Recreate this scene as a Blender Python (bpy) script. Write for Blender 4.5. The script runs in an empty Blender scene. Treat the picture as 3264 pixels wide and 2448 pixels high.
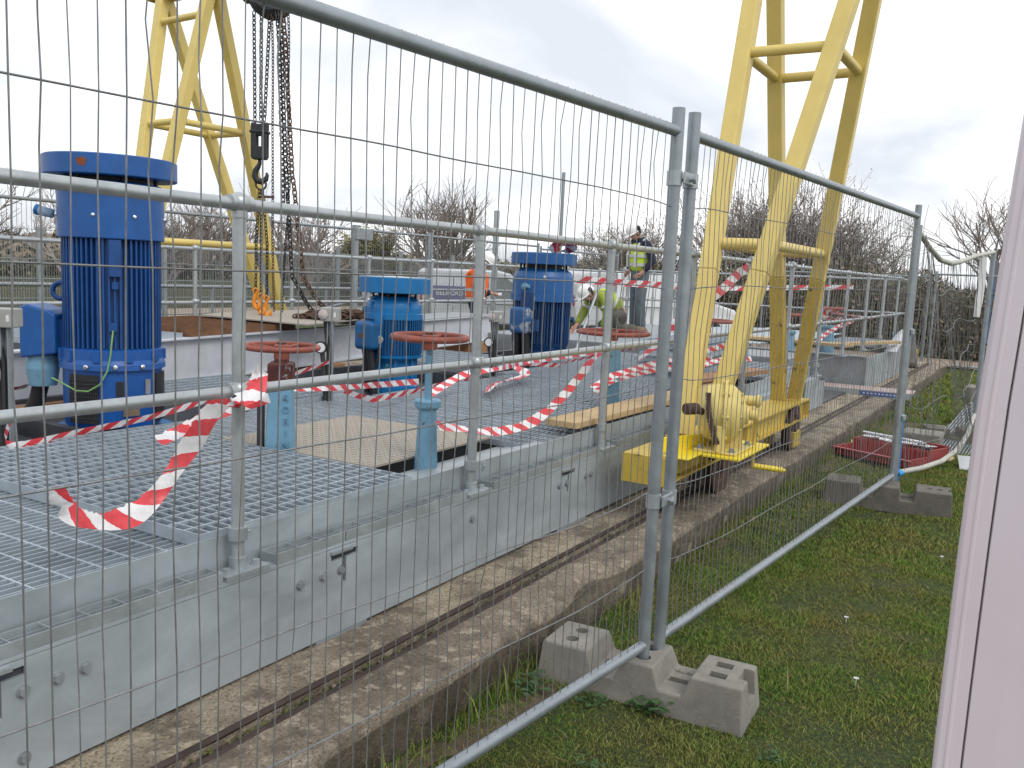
import bpy, bmesh, math, random
import numpy as np
from mathutils import Vector, Matrix, Quaternion, noise as mnoise

S = bpy.context.scene
COL = S.collection
rnd = random.Random(7)
PI = math.pi
V3 = Vector

# ------------------------------------------------------------------ helpers
class MB:
    """collects primitives, linked as ONE mesh object"""
    def __init__(self):
        self.v = []; self.f = []; self.s = []
    def add(self, vs, fs, smooth=False):
        b = len(self.v)
        self.v += [tuple(p) for p in vs]
        self.f += [tuple(i + b for i in f) for f in fs]
        self.s += [smooth] * len(fs)
        return self
    def box(self, x0, y0, z0, x1, y1, z1):
        vs = [(x, y, z) for x in (x0, x1) for y in (y0, y1) for z in (z0, z1)]
        return self.add(vs, [(0, 1, 3, 2), (4, 6, 7, 5), (0, 4, 5, 1), (2, 3, 7, 6), (0, 2, 6, 4), (1, 5, 7, 3)])
    def mbox(self, M, x0, y0, z0, x1, y1, z1):
        vs = [M @ V3((x, y, z)) for x in (x0, x1) for y in (y0, y1) for z in (z0, z1)]
        return self.add(vs, [(0, 1, 3, 2), (4, 6, 7, 5), (0, 4, 5, 1), (2, 3, 7, 6), (0, 2, 6, 4), (1, 5, 7, 3)])
    def bar(self, a, b, w, h, up=(0, 0, 1)):
        a = V3(a); b = V3(b); d = b - a; L = d.length; d.normalize()
        s = d.cross(V3(up))
        if s.length < 1e-4: s = d.cross(V3((1, 0, 0)))
        s.normalize(); u = s.cross(d)
        M = Matrix((d, s, u)).transposed().to_4x4(); M.translation = a
        return self.mbox(M, 0, -w / 2, -h / 2, L, w / 2, h / 2)
    def tube(self, pts, r, n=8, caps=True, closed=False):
        pts = [V3(p) for p in pts]; m = len(pts)
        rs = r if isinstance(r, (list, tuple)) else [r] * m
        vs = []; fs = []
        nrm = None
        for i, p in enumerate(pts):
            if closed: t = pts[(i + 1) % m] - pts[i - 1]
            else: t = pts[min(i + 1, m - 1)] - pts[max(i - 1, 0)]
            if t.length < 1e-9: t = V3((0, 0, 1))
            t.normalize()
            if nrm is None:
                nrm = t.cross(V3((0, 0, 1)))
                if nrm.length < 1e-3: nrm = t.cross(V3((1, 0, 0)))
            nrm = nrm - t * nrm.dot(t); nrm.normalize()
            bn = t.cross(nrm)
            for k in range(n):
                a = 2 * PI * k / n
                vs.append(p + (nrm * math.cos(a) + bn * math.sin(a)) * rs[i])
        for i in range(m if closed else m - 1):
            j = (i + 1) % m
            for k in range(n):
                k2 = (k + 1) % n
                fs.append((i * n + k, i * n + k2, j * n + k2, j * n + k))
        self.add(vs, fs, n > 5)
        if caps and not closed:
            self.add([vs[k] for k in range(n)], [tuple(range(n - 1, -1, -1))])
            self.add([vs[(m - 1) * n + k] for k in range(n)], [tuple(range(n))])
        return self
    def lathe(self, prof, c=(0, 0, 0), n=32, M=None, smooth=True, caps=True):
        M = M or Matrix.Translation(c)
        vs = [M @ V3((r * math.cos(2 * PI * k / n), r * math.sin(2 * PI * k / n), z)) for r, z in prof for k in range(n)]
        fs = []
        for i in range(len(prof) - 1):
            for k in range(n):
                k2 = (k + 1) % n
                fs.append((i * n + k, i * n + k2, (i + 1) * n + k2, (i + 1) * n + k))
        # each profile segment keeps its own rings so hard edges stay hard
        for i in range(len(prof) - 1):
            a = vs[i * n:(i + 2) * n]
            self.add(a, [(k, (k + 1) % n, n + (k + 1) % n, n + k) for k in range(n)], smooth)
        if caps:
            if prof[0][0] > 1e-4: self.add(vs[:n], [tuple(range(n - 1, -1, -1))])
            if prof[-1][0] > 1e-4: self.add(vs[-n:], [tuple(range(n))])
        return self
    def prism(self, poly, z0, z1, M=None):
        M = M or Matrix.Identity(4); n = len(poly)
        vs = [M @ V3((x, y, z0)) for x, y in poly] + [M @ V3((x, y, z1)) for x, y in poly]
        fs = [tuple(range(n - 1, -1, -1)), tuple(range(n, 2 * n))] + [(i, (i + 1) % n, n + (i + 1) % n, n + i) for i in range(n)]
        return self.add(vs, fs)
    def sphere(self, c, r, n=12, sc=(1, 1, 1), M=None):
        M = M or Matrix.Translation(c)
        vs = []; m = n // 2 + 1
        for i in range(m):
            t = PI * i / (m - 1)
            for k in range(n):
                a = 2 * PI * k / n
                vs.append(M @ V3((r * sc[0] * math.sin(t) * math.cos(a), r * sc[1] * math.sin(t) * math.sin(a), r * sc[2] * math.cos(t))))
        fs = [(i * n + k, (i + 1) * n + k, (i + 1) * n + (k + 1) % n, i * n + (k + 1) % n) for i in range(m - 1) for k in range(n)]
        return self.add(vs, fs, True)
    def torus(self, c, R, r, n=24, m=8, M=None):
        M = M or Matrix.Translation(c)
        return self.tube([M @ V3((R * math.cos(2 * PI * k / n), R * math.sin(2 * PI * k / n), 0)) for k in range(n)], r, m, closed=True)

def worldloc(o):
    l = V3((0, 0, 0))
    while o is not None:
        l += o.location; o = o.parent
    return l

def build(name, mb, m, parent=None, bevel=0, seg=2):
    me = bpy.data.meshes.new(name)
    off = worldloc(parent) if parent is not None else V3((0, 0, 0))
    me.from_pydata([(x - off.x, y - off.y, z - off.z) for x, y, z in mb.v], [], mb.f)
    me.polygons.foreach_set('use_smooth', mb.s)
    me.update()
    o = bpy.data.objects.new(name, me); COL.objects.link(o)
    if m is not None: me.materials.append(m)
    if parent is not None: o.parent = parent
    if bevel:
        b = o.modifiers.new('bevel', 'BEVEL'); b.width = bevel; b.segments = seg; b.limit_method = 'ANGLE'; b.angle_limit = 0.7
    return o

def tag(o, label, cat, group=None):
    o['label'] = label; o['category'] = cat
    if group: o['group'] = group
    return o
def thing(name, label, cat, loc=(0, 0, 0), group=None):
    o = bpy.data.objects.new(name, None); COL.objects.link(o)
    o.location = loc; o.empty_display_size = 0.1
    return tag(o, label, cat, group)
def struct(o, kind='structure'):
    o['kind'] = kind; return o
def one(name, mb, m, label, cat, group=None, bevel=0, loc=None):
    """a thing that is one mesh; origin moved to loc"""
    if loc is not None:
        mb.v = [(x - loc[0], y - loc[1], z - loc[2]) for x, y, z in mb.v]
    o = build(name, mb, m, None, bevel)
    if loc is not None: o.location = loc
    return tag(o, label, cat, group)
def copy_tree(o, parent=None):
    c = o.copy(); COL.objects.link(c)
    if parent is not None: c.parent = parent
    for ch in list(o.children): copy_tree(ch, c)
    return c

# ------------------------------------------------------------------ materials
class NT:
    def __init__(self, name):
        self.m = bpy.data.materials.new(name); self.m.use_nodes = True
        self.t = self.m.node_tree; self.n = self.t.nodes; self.l = self.t.links
        self.b = self.n['Principled BSDF']
        self.tc = self.n.new('ShaderNodeTexCoord')
    def link(self, a, b): self.l.new(a, b)
    def noise(self, scale, detail=4, rough=.6, vec=None, stretch=None, dist=0):
        n = self.n.new('ShaderNodeTexNoise'); n.inputs['Scale'].default_value = scale
        n.inputs['Detail'].default_value = detail; n.inputs['Roughness'].default_value = rough
        n.inputs['Distortion'].default_value = dist
        v = vec or self.pos()
        if stretch:
            mp = self.n.new('ShaderNodeMapping'); mp.inputs['Scale'].default_value = stretch
            self.link(v, mp.inputs['Vector']); v = mp.outputs['Vector']
        self.link(v, n.inputs['Vector']); return n.outputs['Fac']
    def pos(self): return self.tc.outputs['Object']
    def ramp(self, fac, stops):
        r = self.n.new('ShaderNodeValToRGB'); e = r.color_ramp.elements
        while len(e) > 1: e.remove(e[-1])
        e[0].position = stops[0][0]; e[0].color = (*stops[0][1], 1) if not isinstance(stops[0][1], (int, float)) else (*[stops[0][1]] * 3, 1)
        for p, c in stops[1:]:
            q = e.new(p); q.color = (*c, 1) if not isinstance(c, (int, float)) else (c, c, c, 1)
        self.link(fac, r.inputs['Fac']); return r.outputs['Color']
    def mix(self, fac, a, b, mode='MIX'):
        x = self.n.new('ShaderNodeMix'); x.data_type = 'RGBA'; x.blend_type = mode
        for sock, val in ((x.inputs['Factor'], fac), (x.inputs['A'], a), (x.inputs['B'], b)):
            if hasattr(val, 'is_linked') or hasattr(val, 'links'): self.link(val, sock)
            elif isinstance(val, (int, float)): sock.default_value = val
            else: sock.default_value = (*val, 1)
        return x.outputs['Result']
    def math(self, op, a, b=0, c=0):
        x = self.n.new('ShaderNodeMath'); x.operation = op
        for sock, val in zip(x.inputs, (a, b, c)):
            if isinstance(val, (int, float)): sock.default_value = val
            else: self.link(val, sock)
        return x.outputs[0]
    def bump(self, h, strength=.3, dist=.01):
        b = self.n.new('ShaderNodeBump'); b.inputs['Strength'].default_value = strength; b.inputs['Distance'].default_value = dist
        self.link(h, b.inputs['Height']); self.link(b.outputs['Normal'], self.b.inputs['Normal'])
    def col(self, c): self.link(c, self.b.inputs['Base Color'])
    def setp(self, rough=.5, metal=0, spec=None):
        self.b.inputs['Roughness'].default_value = rough; self.b.inputs['Metallic'].default_value = metal
        if spec is not None: self.b.inputs['Specular IOR Level'].default_value = spec
        return self

def flat(name, c, rough=.5, metal=0, var=.18, scale=14, bump=0, dirt=None, dirt_t=.62, spec=None, dscale=5, stretch=None):
    """paint or plain surface with tonal wear"""
    k = NT(name).setp(rough, metal, spec)
    n1 = k.noise(scale, 5, .65, stretch=stretch)
    a = tuple(x * (1 - var) for x in c); b = tuple(min(1, x * (1 + var)) for x in c)
    cc = k.ramp(n1, [(.3, a), (.7, b)])
    if dirt:
        n2 = k.noise(dscale, 8, .72)
        m = k.ramp(n2, [(dirt_t, 0.0), (dirt_t + .06, 1.0)])
        cc = k.mix(m, cc, dirt)
        rr = k.math('MULTIPLY_ADD', m, .35, rough)
        k.link(rr, k.b.inputs['Roughness'])
    k.col(cc)
    if bump: k.bump(k.noise(scale * 6, 4), bump, .004)
    return k.m

def galvanised(name, c, var=.2, scale=9, metal=.45, rough=.42, streak=None):
    k = NT(name).setp(rough, metal)
    n1 = k.noise(scale, 6, .6, dist=.6, stretch=streak); n2 = k.noise(scale * 7, 3, .6)
    a = tuple(x * (1 - var) for x in c); b = tuple(min(1, x * (1 + var)) for x in c)
    cc = k.ramp(n1, [(.28, a), (.5, c), (.72, b)])
    cc = k.mix(k.ramp(n2, [(.35, 0.0), (.75, .28)]), cc, tuple(x * .72 for x in c))
    k.col(cc)
    k.link(k.math('MULTIPLY_ADD', n1, .3, rough - .15), k.b.inputs['Roughness'])
    k.bump(n2, .06, .002)
    return k.m

M = {}
M['galv'] = galvanised('galvanised_steel', (.38, .42, .44))
M['galv_tube'] = galvanised('galvanised_tube', (.42, .45, .465), .16, 14, .5, .36)
M['galv_dull'] = galvanised('dull_galvanised', (.30, .33, .35), .2, 12, .4, .5)
M['fascia'] = galvanised('beam_galvanised', (.36, .405, .43), .24, 2.6, .25, .5, (1, 1, 2.2))
M['grating'] = galvanised('grating_steel', (.46, .52, .57), .16, 10, .45, .42)
M['wire'] = flat('fence_wire', (.21, .215, .22), .5, .4, .3, 30)
M['heras_tube'] = galvanised('fence_tube', (.30, .335, .36), .18, 10, .5, .42)
M['bent_tube'] = galvanised('weathered_tube', (.46, .46, .41), .18, 10, .2, .55)
M['white_steel'] = flat('weathered_white_paint', (.56, .58, .62), .5, 0, .1, 6, 0, (.30, .28, .26), .66, None, 9)
M['yellow'] = flat('yellow_paint', (.70, .545, .17), .45, 0, .08, 4, 0, (.30, .22, .06), .66, None, 7)
M['yellow_dirty'] = flat('soiled_yellow_paint', (.57, .41, .06), .5, 0, .14, 6, 0, (.10, .075, .03), .60, None, 9)
M['yellow_new'] = flat('fresh_yellow_paint', (.80, .62, .02), .4, 0, .06, 6)
M['yellow_cast'] = flat('yellow_casting', (.66, .53, .17), .5, 0, .12, 12, .3, (.16, .10, .04), .63, None, 11)
M['blue_a'] = flat('deep_blue_paint', (.009, .088, .31), .42, 0, .16, 10, 0, (.20, .11, .07), .765, None, 3)
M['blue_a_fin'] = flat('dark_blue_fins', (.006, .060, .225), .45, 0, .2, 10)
M['blue_b'] = flat('bright_blue_paint', (.005, .15, .39), .36, 0, .12, 8, 0, (.03, .12, .2), .7, None, 3)
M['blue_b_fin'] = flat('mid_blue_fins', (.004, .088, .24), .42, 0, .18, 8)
M['blue_c'] = flat('mid_blue_paint', (.013, .10, .30), .42, 0, .16, 8, 0, (.28, .3, .28), .72, None, 4)
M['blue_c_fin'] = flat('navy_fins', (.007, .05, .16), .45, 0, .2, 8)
M['blue_worn'] = flat('flaking_blue_paint', (.02, .10, .28), .5, 0, .16, 8, 0, (.40, .42, .40), .53, None, 5)
M['pale_blue'] = flat('pale_blue_paint', (.15, .32, .45), .5, 0, .12, 9, 0, (.12, .07, .05), .60, None, 26)
M['handwheel'] = flat('red_oxide_paint', (.27, .072, .048), .6, 0, .22, 18, .2, (.10, .055, .045), .64, None, 12)
M['brown_worn'] = flat('flaking_brown_paint', (.09, .022, .018), .65, 0, .25, 14, .2, (.42, .45, .47), .60, None, 10)
M['rust'] = flat('rust', (.075, .042, .028), .8, .1, .35, 20, .3)
M['rust_orange'] = flat('rusty_grating', (.16, .075, .035), .85, 0, .3, 12, .2)
M['chain'] = flat('dark_chain', (.035, .032, .032), .55, .5, .4, 40, 0, (.12, .055, .03), .60, None, 8)
M['chain_rust'] = flat('rusty_chain', (.11, .065, .045), .75, .2, .4, 40)
M['black'] = flat('black_paint', (.018, .019, .022), .5, 0, .3, 15)
M['dark_iron'] = flat('dark_iron', (.045, .045, .05), .6, .2, .3, 15, 0, (.11, .06, .04), .62)
M['orange_hook'] = flat('orange_paint', (.75, .26, .015), .4, 0, .12, 20)
M['wood'] = flat('timber', (.50, .36, .19), .75, 0, .16, 5, .2, None, 0, None, 5, (1, 9, 9))
M['wood_dark'] = flat('weathered_timber', (.36, .19, .09), .8, 0, .22, 6, .2, (.10, .06, .04), .66)
M['ply'] = flat('beige_sheet', (.345, .31, .262), .7, 0, .08, 7)
M['button'] = flat('dull_button', (.52, .46, .44), .5, 0, .1, 20)
M['white_plastic'] = flat('white_plastic', (.72, .73, .74), .35, 0, .06, 6)
M['grey_plastic'] = flat('grey_plastic', (.33, .33, .31), .5, 0, .12, 9)
M['glass_dark'] = flat('dark_glass', (.10, .13, .13), .08, 0, .1, 3, spec=.8)
M['chrome'] = flat('chrome_tool', (.72, .73, .75), .18, .9, .08, 20)
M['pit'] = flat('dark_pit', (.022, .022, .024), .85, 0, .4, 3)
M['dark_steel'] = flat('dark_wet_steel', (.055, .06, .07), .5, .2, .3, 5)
M['skin'] = flat('skin', (.50, .27, .19), .55, 0, .08, 20)
M['helmet'] = flat('helmet_shell', (.80, .80, .78), .3, 0, .03, 10)
M['orange_vis'] = flat('orange_high_visibility', (.95, .16, .02), .6, 0, .06, 10)
M['lime_vis'] = flat('lime_high_visibility', (.52, .70, .04), .6, 0, .08, 10)
M['lime_dull'] = flat('soiled_lime_cloth', (.25, .31, .035), .7, 0, .2, 10)
M['reflect'] = flat('reflective_tape', (.50, .52, .50), .4, .2, .1, 20)
M['navy'] = flat('navy_cloth', (.012, .016, .035), .8, 0, .2, 12)
M['denim'] = flat('worn_denim', (.10, .125, .145), .85, 0, .3, 9, .2)
M['khaki'] = flat('grey_work_trousers', (.09, .085, .07), .85, 0, .2, 9)
M['boot'] = flat('tan_boot', (.22, .13, .07), .7, 0, .2, 20)
M['hair'] = flat('dark_hair', (.03, .022, .018), .6, 0, .2, 40)
M['green_wire'] = flat('earth_cable', (.18, .36, .12), .5, 0, .2, 30)
M['blue_mark'] = flat('blue_spray_paint', (.02, .30, .75), .5, 0, .1, 20)
M['bark'] = flat('bare_twigs', (.24, .20, .175), .9, 0, .25, 3)
M['bark_far'] = flat('grey_twigs', (.15, .125, .115), .9, 0, .25, 3)
M['birch'] = flat('pale_bark', (.45, .42, .40), .8, 0, .3, 8)
M['willow'] = flat('budding_twigs', (.15, .145, .06), .9, 0, .2, 3)
M['tarp'] = flat('grey_sheeting', (.16, .15, .17), .6, 0, .12, 3)
M['van_white'] = flat('van_paint', (.74, .76, .78), .25, 0, .03, 3)
M['van_silver'] = flat('silver_van_paint', (.50, .53, .56), .3, .1, .03, 3)
M['rubber'] = flat('tyre_rubber', (.02, .02, .022), .8, 0, .2, 20)
M['concrete_block'] = (lambda k: (k.setp(.9), k.col(k.mix(k.ramp(k.noise(60, 3), [(.62, 0.0), (.70, .5)]), k.ramp(k.noise(7, 6, .7), [(.3, (.17, .16, .14)), (.7, (.28, .265, .23))]), (.34, .32, .28))), k.bump(k.noise(110, 4), .5, .004), k.m)[-1])(NT('grey_cast_concrete'))


M['concrete_dark'] = (lambda k: (k.setp(.9), k.col(k.ramp(k.noise(9, 6, .7), [(.3, (.10, .095, .08)), (.7, (.18, .165, .14))])), k.bump(k.noise(90, 4), .6, .006), k.m)[-1])(NT('dark_cast_concrete'))
# ------------------------------------------------------------------ camera, sky, sun
cam = bpy.data.cameras.new('camera'); cam.sensor_width = 36; cam.lens = 31.43; cam.clip_start = .05; cam.clip_end = 2000
co = bpy.data.objects.new('camera', cam); COL.objects.link(co); S.camera = co
right = V3((.519, -.854, .044)); up = V3((.085, .103, .991)); fwd = V3((.851, .511, -.126))
fwd.normalize(); right = (right - fwd * right.dot(fwd)).normalized(); up = right.cross(fwd)
mw = Matrix((right, up, -fwd)).transposed().to_4x4(); mw.translation = (0, 0, 1.5)
co.matrix_world = mw

S.view_settings.view_transform = 'Standard'; S.view_settings.look = 'None'
S.view_settings.exposure = 0.24; S.view_settings.gamma = 1
S.render.engine = 'CYCLES'
S.cycles.use_denoising = True
S.cycles.max_bounces = 6; S.cycles.transparent_max_bounces = 12

w = bpy.data.worlds.new('World'); S.world = w; w.use_nodes = True
nt = w.node_tree; bg = nt.nodes['Background']
sky = nt.nodes.new('ShaderNodeTexSky'); sky.sky_type = 'NISHITA'; sky.sun_disc = False
SUN_EL, SUN_ROT = math.radians(48), math.radians(200)
sky.sun_elevation = SUN_EL; sky.sun_rotation = SUN_ROT
geo = nt.nodes.new('ShaderNodeTexCoord')
sep = nt.nodes.new('ShaderNodeSeparateXYZ'); nt.links.new(geo.outputs['Generated'], sep.inputs[0])
def wm(op, a, b=0, c=0):
    x = nt.nodes.new('ShaderNodeMath'); x.operation = op
    for s_, v_ in zip(x.inputs, (a, b, c)):
        if isinstance(v_, (int, float)): s_.default_value = v_
        else: nt.links.new(v_, s_)
    return x.outputs[0]
zz = wm('ADD', wm('MAXIMUM', sep.outputs['Z'], 0.0), .32)
cx_ = nt.nodes.new('ShaderNodeCombineXYZ')
nt.links.new(wm('DIVIDE', sep.outputs['X'], zz), cx_.inputs[0]); nt.links.new(wm('DIVIDE', sep.outputs['Y'], zz), cx_.inputs[1])
def wnoise(sc, det, ro, off):
    mp = nt.nodes.new('ShaderNodeMapping'); mp.inputs['Location'].default_value = off
    nt.links.new(cx_.outputs[0], mp.inputs['Vector'])
    n_ = nt.nodes.new('ShaderNodeTexNoise'); n_.inputs['Scale'].default_value = sc; n_.inputs['Detail'].default_value = det
    n_.inputs['Roughness'].default_value = ro; n_.inputs['Distortion'].default_value = .5
    nt.links.new(mp.outputs[0], n_.inputs['Vector']); return n_.outputs['Fac']
cn = wnoise(1.5, 6, .5, (3.1, 1.4, 0))
rp = nt.nodes.new('ShaderNodeValToRGB'); e = rp.color_ramp.elements
e[0].position = .36; e[0].color = (7.2, 7.6, 8.2, 1)
e[1].position = .58; e[1].color = (11.8, 11.8, 12.0, 1)
q = e.new(.47); q.color = (9.0, 9.3, 9.7, 1)
nt.links.new(cn, rp.inputs['Fac'])
mx = nt.nodes.new('ShaderNodeMix'); mx.data_type = 'RGBA'; mx.inputs['Factor'].default_value = .93
nt.links.new(sky.outputs[0], mx.inputs['A']); nt.links.new(rp.outputs[0], mx.inputs['B'])
nt.links.new(mx.outputs['Result'], bg.inputs['Color']); bg.inputs['Strength'].default_value = .1

sl = bpy.data.lights.new('sun', 'SUN'); sl.energy = 1.1; sl.angle = math.radians(25); sl.color = (1, .96, .90)
so = bpy.data.objects.new('sun', sl); COL.objects.link(so)
d_ = V3((math.sin(SUN_ROT) * math.cos(SUN_EL), math.cos(SUN_ROT) * math.cos(SUN_EL), math.sin(SUN_EL)))
so.rotation_euler = d_.to_track_quat('Z', 'Y').to_euler()

# ------------------------------------------------------------------ ground
def smooth(a, b, x):
    t = min(1, max(0, (x - a) / (b - a))); return t * t * (3 - 2 * t)
def H(x, y):
    h = -.4 * smooth(9.5, 14, y) * smooth(60, 20, y)
    h -= .12 * smooth(15, 20, x) * smooth(9.5, 5, y)
    if -3 < x < 14 and -3 < y < 1.7:
        h += .018 * mnoise.noise((x * 1.7, y * 1.7, 0)) + .01 * mnoise.noise((x * 5, y * 5, 3))
    if y > 8.6 or x > 18.5 or y < -3:
        h += .03 * mnoise.noise((x * .4, y * .4, 5))
    return h
def axis(lo, a, b, hi, step):
    r = list(np.arange(a, b, step)); s = step; p = a; left = []
    while p > lo: s *= 1.3; p -= s; left.append(p)
    s = step; p = r[-1]; rr = []
    while p < hi: s *= 1.3; p += s; rr.append(p)
    return left[::-1] + r + rr
def sheet(name, xs, ys, m, dz=0, inside=None, kind='structure'):
    b = MB(); n = len(ys)
    vs = [(x, y, H(x, y) + dz) for x in xs for y in ys]; fs = []
    for i in range(len(xs) - 1):
        for j in range(n - 1):
            fs.append((i * n + j, (i + 1) * n + j, (i + 1) * n + j + 1, i * n + j + 1))
    b.add(vs, fs, True); return struct(build(name, b, m), kind)

k = NT('grass_ground').setp(.95)
g1 = k.noise(1.3, 5, .6); g2 = k.noise(9, 6, .7); g3 = k.noise(70, 3, .7)
c = k.ramp(g1, [(.3, (.06, .105, .02)), (.5, (.09, .13, .028)), (.72, (.14, .125, .042))])
c = k.mix(k.ramp(g2, [(.48, 0.0), (.7, .85)]), c, (.095, .082, .03))
c = k.mix(k.ramp(g3, [(.38, .75), (.62, 0.0)]), c, (.022, .036, .010))
k.col(c); k.bump(g3, 1.0, .05); M['ground'] = k.m
xs = axis(-60, -1.5, 14, 700, .25); ys = axis(-60, -2.5, 10, 500, .25)
sheet('ground', xs, ys, M['ground'])

k = NT('gravel_path').setp(.95)
k.col(k.mix(k.ramp(k.noise(40, 4), [(.4, 0.0), (.7, .6)]), k.ramp(k.noise(2, 4), [(.3, (.30, .235, .18)), (.7, (.42, .34, .27))]), (.22, .17, .13)))
M['path'] = k.m
# gravel path round the two far sides of the plant
sheet('path', [20.6, 21.4, 22.2, 23.0], list(np.arange(-14, 15.1, 1.0)), M['path'], .03)
sheet('path', list(np.arange(-20, 90, 2.5)), [22.0, 23.5, 25.0, 26.5], M['path'], .05)

# ------------------------------------------------------------------ concrete plinth with the rail slot
k = NT('weathered_concrete').setp(.92)
n1 = k.noise(3.2, 7, .68); n2 = k.noise(16, 6, .7); n3 = k.noise(95, 4, .7); n4 = k.noise(1.1, 5, .6)
c = k.ramp(n1, [(.30, (.17, .138, .10)), (.5, (.30, .245, .185)), (.70, (.44, .37, .285))])
sp = k.n.new('ShaderNodeSeparateXYZ'); k.link(k.pos(), sp.inputs[0])
# pale worn scabs on the strip between slot and beam
inner = k.ramp(sp.outputs['Y'], [(0, 0.0), (1, 1.0)])
strip = k.math('MULTIPLY', k.math('GREATER_THAN', sp.outputs['Y'], 1.87), k.ramp(n4, [(.42, 0.0), (.50, 1.0)]))
c = k.mix(k.math('MULTIPLY', strip, .85), c, k.ramp(n2, [(.35, (.44, .36, .25)), (.65, (.62, .53, .38))]))
c = k.mix(k.ramp(n2, [(.54, 0.0), (.60, .8)]), c, (.54, .46, .35))
c = k.mix(k.ramp(k.noise(5.5, 6, .7), [(.52, 0.0), (.60, .7)]), c, (.13, .105, .078))
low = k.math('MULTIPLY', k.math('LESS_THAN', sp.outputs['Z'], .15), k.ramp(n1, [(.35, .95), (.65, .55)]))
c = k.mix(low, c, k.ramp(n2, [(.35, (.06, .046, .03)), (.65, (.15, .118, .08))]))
c = k.mix(k.ramp(n3, [(.36, .75), (.5, 0.0)]), c, (.08, .066, .05))
c = k.mix(k.ramp(n3, [(.62, 0.0), (.72, .65)]), c, (.42, .38, .32))
# lichen discs
vo = k.n.new('ShaderNodeTexVoronoi'); vo.inputs['Scale'].default_value = 3.3; k.link(k.pos(), vo.inputs['Vector'])
dd = k.math('ADD', vo.outputs['Distance'], k.math('MULTIPLY', n2, .12))
c = k.mix(k.ramp(dd, [(.15, .8), (.175, 0.0)]), c, (.40, .36, .27))
k.col(c); k.bump(k.math('ADD', k.math('MULTIPLY', n3, .5), n2), 1.0, .03); M['concrete'] = k.m

def plinth(x0, x1, yo, yi, slot0, slot1, flip=False):
    b = MB()
    prof = [(yo + .03, -.10), (yo + .012, .06), (yo, .155), (yo + .008, .172), (yo + .025, .18), (yo + .08, .182), (slot0 - .03, .183), (slot0, .178),
            (slot0 + .002, .10), (slot1 - .002, .10), (slot1, .178), (slot1 + .03, .182), (slot1 + .2, .182), (yi, .18), (yi, -.1)]
    n = len(prof); st = .05; N = int((x1 - x0) / st); vs = []
    for i in range(N + 1):
        x = x0 + i * st
        for j, (y, z) in enumerate(prof):
            yy, q = y, z
            if 1 <= j <= 5:
                amp = .016 if j >= 2 else .014
                yy += amp * mnoise.noise((x * 2.3, j * .35, 1.7)) + .008 * mnoise.noise((x * 11, j * .6, 4))
                chip = max(0, mnoise.noise((x * 1.3, 7.7, 0)) - .28) * .16
                if j in (2, 3, 4): yy += chip * .7
                if j in (3, 4): q -= chip * .5
                q += .004 * mnoise.noise((x * 6, j * .9, 2))
            elif j in (6, 7, 10, 11, 12):
                q += .006 * mnoise.noise((x * 4, j * 1.1, 9)) + .003 * mnoise.noise((x * 17, j, 2))
                if j in (7, 10): yy += .008 * mnoise.noise((x * 7, j, 6))
            vs.append((x, -yy if flip else yy, q))
    fs = []
    for i in range(N):
        for j in range(n - 1):
            q = (i * n + j, (i + 1) * n + j, (i + 1) * n + j + 1, i * n + j + 1)
            fs.append(q if not flip else q[::-1])
    b.add(vs, fs, True)
    b.add([vs[j] for j in range(n)], [tuple(range(n))]); b.add([vs[N * n + j] for j in range(n)], [tuple(range(n - 1, -1, -1))])
    return b
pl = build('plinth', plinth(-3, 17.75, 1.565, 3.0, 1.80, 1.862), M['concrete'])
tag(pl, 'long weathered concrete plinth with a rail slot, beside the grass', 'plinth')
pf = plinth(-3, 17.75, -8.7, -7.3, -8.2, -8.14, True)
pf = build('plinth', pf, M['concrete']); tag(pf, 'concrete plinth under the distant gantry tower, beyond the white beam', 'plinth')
M['rail'] = flat('dark_rail', (.05, .034, .028), .7, .2, .4, 12, .3)
# steel running rail set in the slot
for y0, nm, lab in ((1.797, 'crane_rail', 'rusty steel rail edge sunk in the concrete slot beside the galvanised deck'),
                    (8.14, 'crane_rail', 'rusty steel rail on the distant plinth below the yellow tower')):
    b = MB()
    pts = []
    for i in range(0, 106):
        x = -3 + i * .197
        pts.append((x, y0 + .070 + .003 * mnoise.noise((x * 3, 1, 0)), .180 + .004 * mnoise.noise((x * 2, 4, 0))))
    b.tube(pts, .011, 5)
    b.tube([(p[0], p[1] - .072, p[2] - .004) for p in pts], .013, 5)
    b.box(-3, y0 + .004, .1, 17.7, y0 + .018, .174)
    tag(build(nm, b, M['rail']), lab, 'rail')
# dark pit below the deck
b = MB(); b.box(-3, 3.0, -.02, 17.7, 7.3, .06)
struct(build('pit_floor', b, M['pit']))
b = MB()
for i in range(700):
    x = rnd.uniform(.9, 6); y = 1.83 + rnd.uniform(-.02, .02)
    r = rnd.uniform(.004, .012) * (1.4 if rnd.random() < .15 else 1)
    b.sphere((x, y, .128 + rnd.uniform(-.004, .03)), r, 6, (1, rnd.uniform(.6, 1), .7))
k = flat('stone_chips', (.28, .24, .19), .9, 0, .5, 30)
o = build('gravel', b, k); struct(o, 'stuff')
b = MB()
for i in range(600):
    cx0 = rnd.choice((1.55, 1.75, 1.9, 2.15, 2.5, 3.3, 4.2, 4.4)); x = rnd.gauss(cx0, .09); y = 1.83 + rnd.uniform(-.022, .022); z = .14 + rnd.uniform(0, .03)
    a = rnd.uniform(0, 6.3); s = rnd.uniform(.004, .014)
    ex = V3((math.cos(a), math.sin(a), rnd.uniform(-.2, .7))) * s; ey = V3((-math.sin(a), math.cos(a), .3)) * s * .6; c0 = V3((x, y, z))
    b.add([c0 - ex, c0 + ey, c0 + ex, c0 - ey], [(0, 1, 2, 3)])
struct(build('moss', b, flat('slot_moss', (.085, .09, .03), .9, 0, .5, 30)), 'stuff')

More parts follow.
